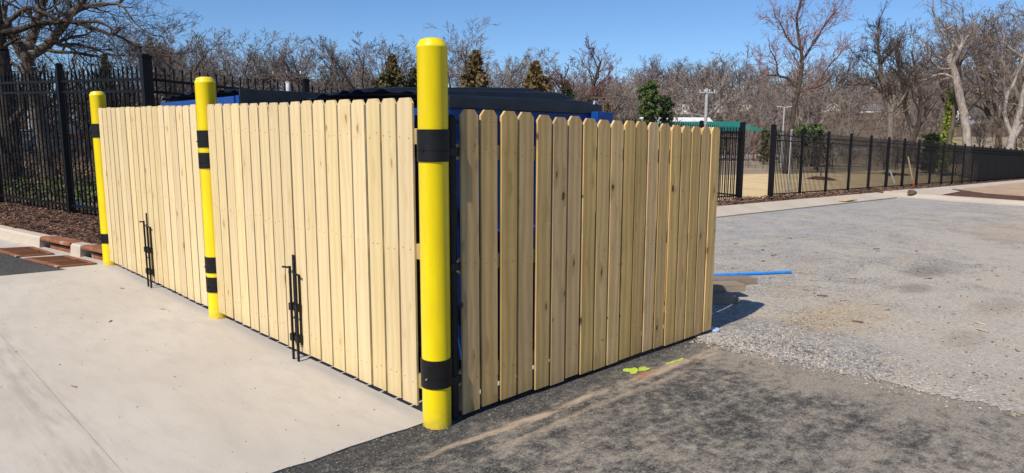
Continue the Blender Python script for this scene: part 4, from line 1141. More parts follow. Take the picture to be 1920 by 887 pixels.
hero('bare_tree', 1477, 50, base_at(1477, 50), [
  ([(1473,330),(1475,290),(1478,240),(1481,205),(1484,182)], 6.2, 4.4, 0),
  ([(1484,182),(1490,150),(1492,115),(1488,88),(1483,60),(1480,32),(1486,2),(1492,-14)], 4.2, 1.4, 26),
  ([(1492,118),(1504,92),(1516,70),(1530,44),(1546,20)], 2.8, 1., 22),
  ([(1484,172),(1498,169),(1514,165)], 2.6, 1.8, 3),
  ([(1514,168),(1530,138),(1548,112),(1570,88)], 1.5, .7, 14),
  ([(1483,166),(1468,148),(1450,141),(1447,118),(1438,98)], 2.6, 1., 14),
  ([(1488,98),(1472,82),(1461,66),(1452,46),(1440,30)], 2, .8, 18),
  ([(1450,140),(1436,142),(1424,138)], 1.6, .8, 5)], 0, 'bark_dark', 'twig_red', 'lone dark tree with reddish buds rising above the near end of the long iron fence', .04, 31, .013, 3, 2.3, (0,5,4,3), .1)
hero('bare_tree', 1667, 52, base_at(1667, 52), [
  ([(1668,300),(1668,250),(1667,212)], 7, 6, 2),
  ([(1667,214),(1660,190),(1651,160),(1646,120),(1641,80),(1640,46)], 5.2, 1.6, 40),
  ([(1668,210),(1680,196),(1692,176),(1704,156),(1720,146),(1740,130)], 3.2, 1., 12),
  ([(1704,156),(1696,145),(1688,134)], 2.2, 1., 6),
  ([(1704,156),(1714,140),(1722,126)], 1.8, .9, 6),
  ([(1652,165),(1632,158),(1606,156)], 2, .8, 9),
  ([(1648,140),(1628,120),(1612,104)], 1.8, .8, 12),
  ([(1645,120),(1662,98),(1676,74)], 1.8, .8, 12)], 0, 'bark_grey', 'twig_dark', 'forked tree with a dense dark twiggy top in the middle of the right hillside', .04, 32, .014, 3, 2., (0,6,4,3), .09)
hero('bare_tree', 1810, 56, base_at(1810, 56), [
  ([(1818,330),(1812,268),(1805,226),(1795,190),(1786,156),(1778,130),(1769,116)], 8, 5.6, 1),
  ([(1778,130),(1764,112),(1746,106),(1736,94),(1726,82)], 3.4, 1.1, 9),
  ([(1774,122),(1780,98),(1783,80),(1770,62),(1762,50),(1742,58)], 4, 1.2, 10),
  ([(1785,152),(1770,141),(1754,138),(1734,147)], 3, 1.1, 7),
  ([(1781,92),(1770,76),(1748,60),(1734,34),(1728,12),(1728,-12)], 2.6, .9, 16),
  ([(1782,84),(1795,66),(1808,44)], 2, .8, 12),
  ([(1776,128),(1752,128),(1730,110),(1724,96)], 1.6, .7, 8)], 0, 'bark_pale', 'twig_grey', 'pale tree trunk leaning left with broken-looking white limbs in front of the white gabled house', .04, 33, .012, 3, 1.7, (0,5,4,3), .06)
hero('bare_tree', 1890, 66, base_at(1890, 66), [
  ([(1890,320),(1892,268),(1898,236),(1904,190),(1910,150),(1922,100),(1934,50)], 7, 4, 8),
  ([(1893,262),(1884,235),(1878,212),(1880,180),(1890,160),(1904,120),(1916,70)], 4, 1.6, 14),
  ([(1900,108),(1888,94),(1868,80),(1866,70)], 2.4, 1.2, 5),
  ([(1880,182),(1872,160),(1870,140)], 2, .8, 6),
  ([(1892,272),(1908,230),(1922,205)], 4, 3, 4),
  ([(1904,205),(1892,196),(1880,195)], 1.6, .8, 4)], 0, 'bark_pale', 'twig_grey', 'forked pale trunks at the right edge of the frame above the long iron fence', .045, 34, .014, 3, 2.0, (0,5,4,3), .08)
q_, T_ = hero('ivy_trunk', 1772, 58, base_at(1772, 58), [
  ([(1770,320),(1772,262),(1774,230),(1772,195),(1770,172)], 5.2, 3, 2),
  ([(1773,220),(1781,196),(1784,182)], 2.6, 1.4, 2), ([(1772,215),(1762,198),(1757,188)], 2, 1., 2)], 0, 'bark_mid', 'twig_grey', 'trunk wrapped in bright yellow-green ivy left of the leaning pale tree', .04, 35, .012, 2, 1.2)
g_ = np.random.default_rng(5); k_ = 58/FOC
C_ = []
for a_, b_, n_ in (((1770,320),(1772,250),900), ((1772,250),(1774,196),700), ((1773,220),(1783,184),260), ((1774,205),(1770,175),120)):
    u_ = g_.uniform(0, 1, (n_, 1)); za, zb = zat(1772, a_[1], 58)-base_at(1772, 58), zat(1772, b_[1], 58)-base_at(1772, 58)
    A_ = np.array(((a_[0]-1772)*k_, 0, za)); E_ = np.array(((b_[0]-1772)*k_, 0, zb))
    C_.append(A_+(E_-A_)*u_+g_.normal(0, 1, (n_, 3))*np.array((.2, .2, .12)))
part('ivy', mesh_np('ivy', *leaf_quads(np.concatenate(C_), .1, g_), M['ivy_bright']), q_, q_.location)
# ivy-clad tree on the ridge
qv = bare(1332, 118, 350, 'fb', 'tree with two dark ivy-clad stems on the ridge right of the tall grey utility pole', .8, 1.1)
x_, y_ = spot(1332, 350); zb_ = tz(x_, y_); hh = zat(1332, 122, 350)-zb_; C_ = []
for (dx0, f0, dx1, f1, n_) in ((-.8, .2, -1.2, .55, 700), (-1.2, .55, -3.4, .92, 700), (-.8, .5, 3., .78, 300)):
    u_ = g_.uniform(0, 1, (n_, 1)); A_ = np.array((dx0, 0, hh*f0)); E_ = np.array((dx1, 0, hh*f1)); C_.append(A_+(E_-A_)*u_+g_.normal(0, .62, (n_, 3)))
part('ivy', mesh_np('ivy', *leaf_quads(np.concatenate(C_), .3, g_), M['dark_green']), qv, (x_, y_, zb_))

# ---- the far wood: one mass of bare trees on the hill and beyond the left fence
def wood(name, spots, kinds, mat, seed, kids, twig_r, fine=2.):
    Ts = []
    for k, (kind, sd) in enumerate(kinds):
        T = Tree(sd)
        if kind == 'v':
            b = T.grow((0,0,-.3), (0,0,1), 2.4, .15, 9, 9, 0, .06)
            for j in range(5):
                a = j*2.4; w = T.g.uniform(.2, .8)
                T.grow(b[-1], (math.cos(a)*math.sin(w), math.sin(a)*math.sin(w), math.cos(w)), T.g.uniform(4.5, 6.5), .065, 1, 4, .07, .14, kids, (.5,.62,.7), .5, .2, twig_r)
        else: T.grow((0,0,-.3), (0,0,1), 9., .14, 0, 3, .12, .1, (14, kids[1], kids[2]-1, kids[3]-1), (.75,.7,.7), .42, .2, twig_r)
        V, F = T.arrays(0, 9e9, 3, twig_r*fine); Ts.append((V/np.percentile(V[:, 2], 96), F))
    g = np.random.default_rng(seed); VV = []; FF = []; n = 0
    for (x, y, h, w) in spots:
        V, F = Ts[g.integers(len(Ts))]; a = g.uniform(0, 6.28); c, s = math.cos(a), math.sin(a)
        W = np.stack([(V[:,0]*c-V[:,1]*s)*h*w+x, (V[:,0]*s+V[:,1]*c)*h*w+y, V[:,2]*h+tz(x, y)], 1)
        VV.append(W); FF.append(F+n); n += len(V)
    top(name, mesh_np(name, np.concatenate(VV), np.concatenate(FF), M[mat]), (0,0,0), None, None, None, 'stuff')
g_ = np.random.default_rng(77)
def scatter(n, px0, px1, D0, D1, h0, h1, w0, w1, cond=None):
    out = []
    while len(out) < n:
        px = g_.uniform(px0, px1); D = math.sqrt(g_.uniform(D0*D0, D1*D1)); x, y = spot(px, D)
        if cond and not cond(px, D, x, y): continue
        out.append((x, y, g_.uniform(h0, h1), g_.uniform(w0, w1)))
    return out
GAPS = ((1278,14,330), (1341,15,335), (1388,10,340), (1546,17,315), (1624,26,300), (1802,20,205))
clear = lambda px, D, x, y: not any(abs(px-q) < w*.62+FOC*.55/D and D < d for q, w, d in GAPS)
wood('woodland', scatter(75, 1040, 2250, 92, 180, 9, 14, .9, 1.3, clear), (('v',41),('u',42),('v',43)), 'twig_brown', 1, (0,5,5,4), .03, 2.6)
wood('woodland', scatter(45, 1040, 2250, 88, 175, 7, 12, .9, 1.3, clear), (('v',44),('u',45)), 'twig_grey', 2, (0,5,5,4), .03, 2.6)
wood('woodland', scatter(130, 1060, 2250, 180, 340, 11, 17, 1., 1.5, clear)+scatter(60, 1060, 2250, 340, 470, 14, 20, 1.2, 1.7), (('v',54),('u',55),('v',56)), 'twig_brown', 7, (0,4,4,3), .055, 4)
wood('woodland', scatter(85, 1060, 2250, 175, 340, 11, 16, 1., 1.5, clear)+scatter(50, 1200, 2250, 340, 460, 14, 20, 1.2, 1.7), (('v',57),('u',58)), 'twig_grey', 8, (0,4,4,3), .055, 4)
wood('woodland', scatter(60, -250, 1060, 84, 150, 7.5, 11, 1., 1.4), (('v',46),('u',47)), 'twig_grey', 3, (0,5,5,4), .024, 3)
wood('woodland', scatter(50, -160, 420, 44, 90, 5, 8.5, 1., 1.5), (('v',59),('u',60)), 'twig_dark', 9, (0,5,5,3), .016, 3)
wood('thicket', scatter(90, 1060, 2200, 62, 92, 2.2, 4.6, .9, 1.5, lambda px, D, x, y: (px > 1250 or D > 70) and (x-B0[0])*SU[0]+(y-B0[1])*SU[1] > 20), (('v',48),('u',49)), 'twig_brown', 4, (0,4,3,3), .024, 4)
wood('thicket', scatter(210, 1200, 2300, 78, 190, 2.6, 6, 1.2, 2.2, clear), (('v',63),('u',64)), 'twig_brown', 10, (0,4,3,2), .07, 4)
wood('thicket', scatter(190, 1060, 2250, 185, 345, 3.5, 7.5, 1.2, 2.2, clear), (('v',65),('u',66)), 'twig_grey', 11, (0,4,3,2), .09, 4)
wood('thicket', scatter(80, -250, 330, 26, 50, 2.5, 5.5, .9, 1.4), (('v',50),('u',51)), 'twig_dark', 5, (0,4,4,3), .009, 4)
wood('thicket', scatter(60, 1430, 2300, 46, 70, 1.6, 3.0, 1., 1.6, lambda px, D, x, y: (x-B0[0])*SU[0]+(y-B0[1])*SU[1] > 19 or D > 64), (('v',52),('u',53)), 'twig_dark', 6, (0,4,4,3), .015, 4)
# dry stems and low scrub beyond the straw
def stems(name, spots, mat, seed, L0, L1, r, per):
    g = np.random.default_rng(seed); T = Tree(seed)
    for x, y, z in spots:
        for k in range(per):
            d = unit(np.array((g.normal(0,.4), g.normal(0,.4), 1.))); T.grow((x+g.normal(0,.3), y+g.normal(0,.3), z-.05), d, g.uniform(L0, L1), r, 2, 3, .05, .2, (0,0,4), (.6,.6,.6), .5, .2, r*.6)
    top(name, mesh_np(name, *T.ribbons(0, 9e9), M[mat]), (0,0,0), None, None, None, 'stuff')
sp_ = []
for k in range(240):
    s, t = g_.uniform(19, 40), g_.uniform(28, 120); q = XY(s, t); sp_.append((q[0], q[1], tz(*q)))
stems('dry_brush', sp_, 'twig_brown', 61, .5, 1.7, .012, 3)
sp_ = []
for k in range(170):
    px, D = g_.uniform(-120, 320), g_.uniform(15, 30); x, y = spot(px, D); sp_.append((x, y, tz(x, y)))
sp_ = [p for p in sp_ if (p[0]-B0[0])*SU[0]+(p[1]-B0[1])*SU[1] > 8.5]
stems('undergrowth', sp_, 'twig_dark', 62, .6, 2.0, .006, 4)

# ================================================================== BUILDINGS AND POLES
def house(px, D, ybase, w, d, hw, hr, turn, wall, roof, label, wins, gable_front=True, name='house', chimney=None, porch=False):
    """gabled house; its front (local -y) is turned by `turn` from facing the viewer; wins = (x, z, w, h) on the front"""
    x, y = spot(px, D); z = zat(px, ybase, D); q = thing(name, (x, y, z), label, 'house')
    face = math.atan2(-x, y)+turn                       # local -y looks back at the camera when turn=0
    rot = Matrix.Rotation(face, 3, 'Z')
    def at(v): return Vector((x, y, z))+rot @ Vector(v)
    bm = bmesh.new()
    if gable_front: bm_prism(bm, [(-w/2,-3), (w/2,-3), (w/2,hw), (0,hw+hr), (-w/2,hw)], d, off=-d/2)
    else:
        pts = [(-d/2,-3), (d/2,-3), (d/2,hw), (0,hw+hr), (-d/2,hw)]
        bm_prism(bm, pts, w, off=-w/2); bmesh.ops.rotate(bm, verts=bm.verts[:], cent=(0,0,0), matrix=Matrix.Rotation(math.pi/2, 3, 'Z'))
    part('wall', bake(bm, 'wall', M[wall]), q, (x, y, z), face)
    span, leng = (w, d) if gable_front else (d, w)
    sl = math.hypot(span/2, hr); a = math.atan2(hr, span/2)
    for sg in (-1, 1):
        bm = bmesh.new()
        bm_box(bm, (sl+.5, leng+.8, .16), (0,0,0))
        for f in bm.faces: pass
        bmesh.ops.rotate(bm, verts=bm.verts[:], cent=(0,0,0), matrix=Matrix.Rotation(sg*a, 3, 'Y'))
        bmesh.ops.translate(bm, verts=bm.verts[:], vec=(sg*(span/4+.12), 0, hw+hr/2-.02))
        if not gable_front: bmesh.ops.rotate(bm, verts=bm.verts[:], cent=(0,0,0), matrix=Matrix.Rotation(math.pi/2, 3, 'Z'))
        part('roof', bake(bm, 'roof', M[roof]), q, (x, y, z), face)
        if gable_front:                                 # pale barge board along the gable edge
            bm = bmesh.new(); bm_box(bm, (sl+.5, .1, .28)); bmesh.ops.rotate(bm, verts=bm.verts[:], cent=(0,0,0), matrix=Matrix.Rotation(sg*a, 3, 'Y'))
            bmesh.ops.translate(bm, verts=bm.verts[:], vec=(sg*(span/4+.12), -leng/2-.46, hw+hr/2-.06)); part('barge_board', bake(bm, 'barge_board', M['white']), q, (x, y, z), face)
    yf = -d/2
    for (wx, wz, ww, wh) in wins:
        f = part('window', box_mesh('window', (ww+.24, .08, wh+.24), M['white'], 0), q, at((wx, yf-.03, wz)), face)
        part('pane', box_mesh('pane', (ww, .03, wh), M['glass'], 0), f, at((wx, yf-.075, wz)), face)
    if chimney: 
        c = chimney; part('chimney', box_mesh('chimney', (.7, .7, 1.8), M['brick']), q, at((c, 0, hw+hr+.1)), face)
    if porch:
        part('porch_roof', box_mesh('porch_roof', (w*.8, 1.8, .15), M[roof]), q, at((0, yf-.9, hw*.62)), face)
        for k in (-1, 0, 1): part('porch_post', box_mesh('porch_post', (.16, .16, hw*.62+2), M['white']), q, at((k*w*.36, yf-1.7, hw*.31-1)), face)
    return q
house(1341, 335, 210, 6.4, 8, 3.0, 2.6, .35, 'pale_siding', 'roof', 'pale gable-fronted house on the hill right of the tall grey utility pole', [(-1.2,1.5,.9,1.4), (1.1,1.5,.9,1.4), (0,3.6,.6,.7)])
house(1278, 330, 214, 8, 8, 5.0, 2.2, -.3, 'white', 'roof', 'white house half lost among trees left of the tall grey utility pole', [(-2.4,2.6,.9,1.6), (0,2.6,.9,1.6), (2.4,2.6,.9,1.6)], False)
house(1546, 315, 218, 7.4, 8, 3.2, 2.5, .5, 'cream', 'roof', 'small cream house with a porch among trees right of the red-budded lone tree', [(-1.9,1.4,.9,1.5), (1.7,1.4,.9,1.5)], True, 'house', None, True)
house(1624, 300, 222, 10.5, 8, 3.4, 2.4, .15, 'white', 'roof', 'long white house with a grey roof left of the forked dark-topped tree', [(-3.6,1.5,.9,1.5), (-1.4,1.5,.9,1.5), (1,1.5,.9,1.5), (3.4,1.5,.9,1.5)], False, 'house', 2.6)
house(1802, 205, 244, 7.0, 9, 3.6, 2.9, -.45, 'white', 'dark_roof', 'white gabled house with a dark porch behind the leaning pale trunk', [(-1.9,1.8,1.,1.7), (1.8,1.8,1.,1.7)], True, 'house', None, True)
house(1388, 340, 204, 8, 7, 2.4, 2.0, .2, 'cream', 'roof', 'faint cream house behind twigs on the ridge right of the pale gable house', [(-2,1.1,.9,1.3), (1.6,1.1,.9,1.3)], False)
house(650, 95, 196, 11, 8, 1.2, 1.9, .1, 'pale_siding', 'roof', 'low grey-roofed house left of the church spire, behind the fence spikes', [(-3,.4,.9,.9), (2.5,.4,.9,.9)], False)
# church spire
x_, y_ = spot(679, 130); z_ = tz(x_, y_)
q = thing('church', (x_, y_, z_), 'small white church tower with a pointed spire beside the brown-topped cedar', 'church')
hz = zat(679, 150, 130)-z_
part('tower', box_mesh('tower', (2.0, 2.0, hz*.6), M['white']), q, (x_, y_, z_+hz*.3))
bm = bmesh.new(); bmesh.ops.create_cone(bm, cap_ends=True, segments=8, radius1=1.1, radius2=.05, depth=hz*.42); part('spire', bake(bm, 'spire', M['pale_siding']), q, (x_, y_, z_+hz*.8))
for dx in (-.5, .5): part('louvre', box_mesh('louvre', (.4, .1, .9), M['glass']), q, (x_+dx, y_-1.02, z_+hz*.5))
# green-roofed shelter and the long white roof behind it
D_ = 84; x_, y_ = spot(1312, D_); z_ = plane(x_, y_)
q = thing('picnic_shelter', (x_, y_, z_), 'long open shelter with a green metal roof behind the iron fence', 'shelter')
W_ = 12.6; ze = zat(1312, 243, D_)-z_; zr_ = zat(1312, 228, D_)-z_
for sg in (-1, 1):
    bm = bmesh.new(); vs = [bm.verts.new(v) for v in ((-W_/2, sg*3.4, ze), (W_/2, sg*3.4, ze), (W_/2-1.6, 0, zr_), (-W_/2+1.6, 0, zr_))]; bm.faces.new(vs if sg < 0 else vs[::-1])
    for k in range(22):
        f = (k+.5)/22; a = Vector((-W_/2+W_*f, sg*3.4, ze)); b = Vector((-W_/2+1.6+(W_-3.2)*f, 0, zr_)); bm_cyl(bm, a+Vector((0,0,.02)), b+Vector((0,0,.02)), .035, None, 4)
    part('roof_slope', bake(bm, 'roof_slope', M['green_roof']), q, (x_, y_, z_))
for sg in (-1, 1):
    bm = bmesh.new(); vs = [bm.verts.new(v) for v in ((sg*W_/2, -3.4, ze), (sg*W_/2, 3.4, ze), (sg*(W_/2-1.6), 0, zr_))]; bm.faces.new(vs if sg > 0 else vs[::-1]); part('roof_hip', bake(bm, 'roof_hip', M['green_roof']), q, (x_, y_, z_))
    part('fascia', box_mesh('fascia', (W_, .08, .22), M['green_roof']), q, (x_, y_+sg*3.42, z_+ze-.1))
for k in range(5):
    for sg in (-1, 1): part('post', box_mesh('post', (.2, .2, ze-.05), M['red_brown']), q, (x_-W_/2+.8+k*(W_-1.6)/4, y_+sg*2.9, z_+(ze-.05)/2))
part('floor_slab', box_mesh('floor_slab', (W_, 6.4, .16), M['kerb']), q, (x_, y_, z_+.04))
D_ = 96; x_, y_ = spot(1262, D_); z_ = plane(x_, y_); zt = zat(1262, 221, D_)-z_
q = thing('long_building', (x_, y_, z_), 'long low building with a white metal roof behind the green shelter', 'building')
part('wall', box_mesh('wall', (9, 6, zt-1.0), M['pale_siding']), q, (x_, y_, z_+(zt-1.0)/2))
for sg in (-1, 1):
    bm = bmesh.new(); bm_box(bm, (9.6, math.hypot(3.3, 1.)+.05, .1)); bmesh.ops.rotate(bm, verts=bm.verts[:], cent=(0,0,0), matrix=Matrix.Rotation(-sg*math.atan2(1., 3.3), 3, 'X')); part('roof_slope', bake(bm, 'roof_slope', M['white']), q, (x_, y_+sg*1.62, z_+zt-.5))
for k in range(4): part('window', box_mesh('window', (1, .06, .9), M['glass']), q, (x_-3.4+k*2.2, y_-3.03, z_+(zt-1)*.6))
# dark red latticed stack
D_ = 90; x_, y_ = spot(1416, D_); z_ = zat(1416, 260, D_); h_ = zat(1416, 235, D_)-z_
q = thing('play_tower', (x_, y_, z_), 'dark red ladder-like tower right of the green-roofed shelter', 'tower')
for sx in (-.28, .28):
    for sy in (-.28, .28): part('upright', box_mesh('upright', (.1, .1, h_+1), M['red_brown']), q, (x_+sx, y_+sy, z_+h_/2-.5))
for k in range(7): part('rung', box_mesh('rung', (.62, .62, .1), M['red_brown']), q, (x_, y_, z_+.1+k*(h_-.15)/6))
def util_pole(px, ytop, D, r, mat, label, arm=1.2, insul=4, lamp=None, can=False, ybase=None):
    x, y = spot(px, D); z = tz(x, y); h = zat(px, ytop, D)-z
    q = thing('utility_pole', (x, y, z), label, 'utility pole')
    bm = bmesh.new(); bm_cyl(bm, (0,0,-.3), (0,0,h), r*1.25, r, 12); part('pole', bake(bm, 'pole', M[mat], True), q, (x, y, z))
    if arm:
        a = part('cross_arm', box_mesh('cross_arm', (arm*2, .12, .13), M[mat]), q, (x, y-.15, z+h-.45))
        for k in range(insul):
            bm = bmesh.new(); bm_lathe(bm, [(.03,0), (.09,.06), (.05,.12), (.09,.17), (.04,.25), (0,.26)], 10)
            part('insulator', bake(bm, 'insulator', M['white_plastic'], True), a, (x-arm*.9+k*arm*1.8/max(1, insul-1), y-.15, z+h-.38))
    if can:
        bm = bmesh.new(); bm_lathe(bm, [(.0,0), (.22,.0), (.24,.05), (.24,.75), (.2,.85), (0,.88)], 14); part('transformer', bake(bm, 'transformer', M['white_plastic'], True), q, (x+.1, y-.36, z+h-1.9))
    if lamp:
        bm = bmesh.new(); bm_cyl(bm, (0,0,0), (lamp, -.2, .4), .04, None, 8); l = part('lamp_arm', bake(bm, 'lamp_arm', M['grey_pole'], True), q, (x, y, z+h*.62))
        part('lamp_head', box_mesh('lamp_head', (.55, .22, .13), M['grey_pole'], .04), l, (x+lamp*1.15, y-.2, z+h*.62+.42))
    return Vector((x, y-.15, z+h-.2))
w1 = util_pole(1320, 166, 78, .17, 'grey_pole', 'tall grey utility pole with white insulators and a lamp arm, behind the iron fence', .9, 4, -2.0)
w2 = util_pole(1130, 174, 66, .1, 'pole_wood', 'short brown wooden utility pole with a plain crossarm, right of the dumpster', 1.25, 0)
w3 = util_pole(546, 131, 60, .11, 'pole_wood', 'utility pole with a white transformer above the farther dumpster', 1.3, 3, None, True)
# lamp post and bare steel post at the fence
x_, y_ = spot(1465, 66); z_ = plane(x_, y_); h_ = zat(1468, 200, 66)-z_
q = thing('lamp_post', (x_, y_, z_), 'slim pale lamp post behind the near end of the long iron fence', 'lamp post')
bm = bmesh.new(); bm_cyl(bm, (0,0,0), (0,0,h_), .09, .06, 10); part('pole', bake(bm, 'pole', M['grey_pole'], True), q, (x_, y_, z_))
for sg in (-1, 1):
    a = part('lamp_arm', box_mesh('lamp_arm', (.4, .06, .06), M['grey_pole']), q, (x_+sg*.22, y_, z_+h_-.05)); part('lamp_head', box_mesh('lamp_head', (.42, .25, .1), M['grey_pole'], .02), a, (x_+sg*.5, y_, z_+h_))
q_ = P(9.0, 26.1); 
q = thing('steel_post', q_, 'thin bare steel post standing just inside the near end of the long iron fence', 'post')
bm = bmesh.new(); bm_cyl(bm, (0,0,0), (0,0,2.5), .04, None, 10); part('pole', bake(bm, 'pole', M['grey_pole'], True), q, q_)
part('cap', box_mesh('cap', (.09, .09, .03), M['grey_pole'], .005), q, q_+Vector((0,0,2.51)))
part('base_plate', box_mesh('base_plate', (.22, .22, .02), M['grey_pole'], .003), q, q_+Vector((0,0,.02)))
def wire(a, b, sag, label):
    bm = bmesh.new(); prev = None
    for k in range(17):
        f = k/16; p = a.lerp(b, f)-Vector((0,0,sag*4*f*(1-f)))
        if prev is not None: bm_cyl(bm, prev-a, p-a, .018, None, 5, False)
        prev = p
    top('overhead_wire', bake(bm, 'overhead_wire', M['pole']), a, label, 'wire', 'overhead wires between the utility poles')
wire(w1+Vector((-.8,0,.1)), w2+Vector((-1,0,0)), .8, 'overhead wire from the grey pole to the left end of the brown pole crossarm')
wire(w1+Vector((.8,0,.1)), w2+Vector((1.1,0,0)), .9, 'overhead wire from the grey pole to the right end of the brown pole crossarm')

# ---- cars and a brick building beyond the left fence
def car(px, D, ybase, heading, paint, label, L=4.4, W=1.78, Hh=1.5):
    x, y = spot(px, D); z = zat(px, ybase, D); q = thing('parked_car', (x, y, z), label, 'car', 'cars parked beyond the black fence')
    rt = heading; rm = Matrix.Rotation(rt, 3, 'Z')
    prof = [(-L/2,.35), (-L/2+.02,.75), (-L/2+.12,.92), (-L/2+.5,1.0), (-L/2+.95,1.42), (-L/2+1.6,Hh), (-L/2+2.5,Hh-.02), (L/2-1.25,1.02), (L/2-.35,.86), (L/2-.03,.68), (L/2,.36), (L/2-.2,.24), (-L/2+.2,.24)]
    bm = bmesh.new(); bm_prism(bm, prof, W, off=-W/2)
    bmesh.ops.bevel(bm, geom=[e for e in bm.edges if abs(e.verts[0].co.y-e.verts[1].co.y) < .01], offset=.1, segments=3, affect='EDGES')
    for v in bm.verts:
        if v.co.z > .98: v.co.y *= 1-.26*(v.co.z-.98)/.5
    part('body', bake(bm, 'body', M[paint], True), q, (x, y, z), rt)
    def at(v): return Vector((x, y, z))+rm @ Vector(v)
    def quad(name, pts, m, par=q):
        bm = bmesh.new(); vs = [bm.verts.new(rm @ Vector(p)) for p in pts]; bm.faces.new(vs); return part(name, bake(bm, name, M[m]), par, (x, y, z))
    a = .74
    quad('rear_window', [(-L/2+.50,-.62,1.06), (-L/2+.50,.62,1.06), (-L/2+.90,.56,1.40), (-L/2+.90,-.56,1.40)], 'glass')
    quad('windscreen', [(L/2-1.33,-.62,1.06), (L/2-1.33,.62,1.06), (L/2-1.92,.56,1.44), (L/2-1.92,-.56,1.44)], 'glass')
    for sg in (-1, 1):
        yy = sg*(W/2+.006)
        quad('side_window', [(-L/2+.75,yy*.985,1.03), (L/2-1.5,yy*.985,1.03), (L/2-2.05,yy*.79,1.40), (-L/2+1.1,yy*.79,1.40)], 'glass')
        for fx in (-L/2+.85, L/2-.85):
            bm = bmesh.new(); bm_cyl(bm, (0,-.1,0), (0,.1,0), .33, None, 20); w_ = part('wheel', bake(bm, 'wheel', M['tyre'], True), q, at((fx, sg*(W/2-.09), .33)), rt)
            bm = bmesh.new(); bm_cyl(bm, (0,-.105,0), (0,.105,0), .2, None, 12); part('rim', bake(bm, 'rim', M['zinc']), w_, at((fx, sg*(W/2-.085), .33)), rt)
        part('tail_light', box_mesh('tail_light', (.06, .34, .2), M['tail'], .02), q, at((-L/2+.06, sg*(W/2-.3), .8)), rt)
        part('headlight', box_mesh('headlight', (.08, .36, .16), M['white_plastic'], .02), q, at((L/2-.07, sg*(W/2-.32), .66)), rt)
    part('bumper', box_mesh('bumper', (.14, W*.94, .22), M['steel'], .04), q, at((-L/2+.02, 0, .42)), rt)
    return q
car(46, 54, 279, R(78), 'car_white', 'white car behind the black fence, left of the forked oak trunk')
car(90, 50, 287, R(64), 'car_silver', 'silver car behind the black fence, right of the forked oak trunk')
car(99, 60, 272, R(74), 'car_red', 'red car showing its roof above the silver one')
x_, y_ = spot(46, 74); z_ = zat(46, 276, 74)
q = thing('brick_building', (x_, y_, z_), 'low reddish brick building behind the cars beyond the left fence', 'building')
part('wall', box_mesh('wall', (5, 6, 2.8), M['brick']), q, (x_, y_, z_+1.2)); part('roof', box_mesh('roof', (5.4, 6.4, .25), M['dark_roof']), q, (x_, y_, z_+2.72))
for dx in (-1.3, .9): 
    f = part('window', box_mesh('window', (1.2, .08, 1.0), M['white']), q, (x_+dx, y_-3.03, z_+1.4)); part('pane', box_mesh('pane', (1., .04, .8), M['glass']), f, (x_+dx, y_-3.08, z_+1.4))
x_, y_ = spot(98, 66); z_ = zat(98, 262, 66)
q = thing('box_van', (x_, y_, z_), 'white box van whose roof shows high behind the red car', 'van')
part('cargo_box', box_mesh('cargo_box', (1.9, 3.4, 2.2), M['car_white'], .05), q, (x_, y_, z_+1.55)); part('cab', box_mesh('cab', (1.8, 1.5, 1.5), M['car_white'], .2), q, (x_, y_+2.4, z_+1.15))
part('rear_door', box_mesh('rear_door', (1.7, .05, 2.0), M['pale_siding'], .01), q, (x_, y_-1.72, z_+1.55))
for sx in (-.8, .8):
    for sy in (-1., 2.3):
        bm = bmesh.new(); bm_cyl(bm, (-.1,0,0), (.1,0,0), .36, None, 16); part('wheel', bake(bm, 'wheel', M['tyre'], True), q, (x_+sx, y_+sy, z_+.36))

# ================================================================== SMALL THINGS ON THE GROUND
def rod_thing(name, a, b, r, mat, label, cat, seg=14, hollow=False):
    bm = bmesh.new(); d = Vector(b)-Vector(a)
    bm_cyl(bm, (0,0,0), d, r, None, seg, True)
    if hollow: bm_cyl(bm, d*.998, d*1.0015, r*.8, None, seg, True)
    return top(name, bake(bm, name, M[mat], True), a, label, cat)
rod_thing('pipe', P(2.5, 3.9, -.06), P(.95, 7.25, -.066), .021, 'blue_pipe', 'bright blue plastic pipe lying on the gravel behind the side fence', 'pipe')
def board(a, b, w, th, label, roll=0.):                 # local z runs along the board, so the grain does too
    a, b = Vector(a), Vector(b); d = b-a
    bm = bmesh.new(); bm_box(bm, (w, th, d.length), (0,0,0), None, .003)
    me = bake(bm, 'board', M['old_wood']); qm = d.to_track_quat('Z', 'Y') @ Matrix.Rotation(roll, 3, 'Z').to_quaternion()
    o = top('board', me, (a+b)/2, label, 'board', 'boards lying behind the enclosure'); o.rotation_euler = qm.to_euler(); return o
board(P(2.0, 4.3, -.035), P(1.0, 6.12, -.05), .235, .075, 'weathered plank lying flat behind the side fence, the one reaching furthest right', R(0))
board(P(1.72, 3.75, .01), P(.70, 5.2, .035), .235, .08, 'weathered plank resting across the longer one behind the side fence', R(0))
board(P(1.62, 3.6, -.045), P(.62, 4.85, -.045), .30, .085, 'weathered plank lying under the crossed one, nearest the side fence', R(0))
def lid_cup():
    q = P(-.03, 3.22, -.008); bm = bmesh.new(); bm_lathe(bm, [(.0,0), (.044,.0), (.05,.012), (.051,.02), (.047,.024), (.04,.018), (.03,.02), (0,.021)], 24)
    top('cup_lid', bake(bm, 'cup_lid', M['pale_blue'], True), q, 'pale blue plastic lid on the ground at the far foot of the side fence', 'lid')
lid_cup()
q = thing('survey_stake', P(6.75, 35.6, .05), 'wooden survey stake with an orange tip leaning by the kerb corner', 'stake')
a_, b_ = P(6.75, 35.6, .05), P(6.95, 34.9, 1.55)
beam('shaft', a_+(b_-a_)*.28, b_, .05, .025, M['stake_wood'], q); beam('painted_end', a_-(b_-a_)*.02, a_+(b_-a_)*.28, .051, .026, M['orange'], q)
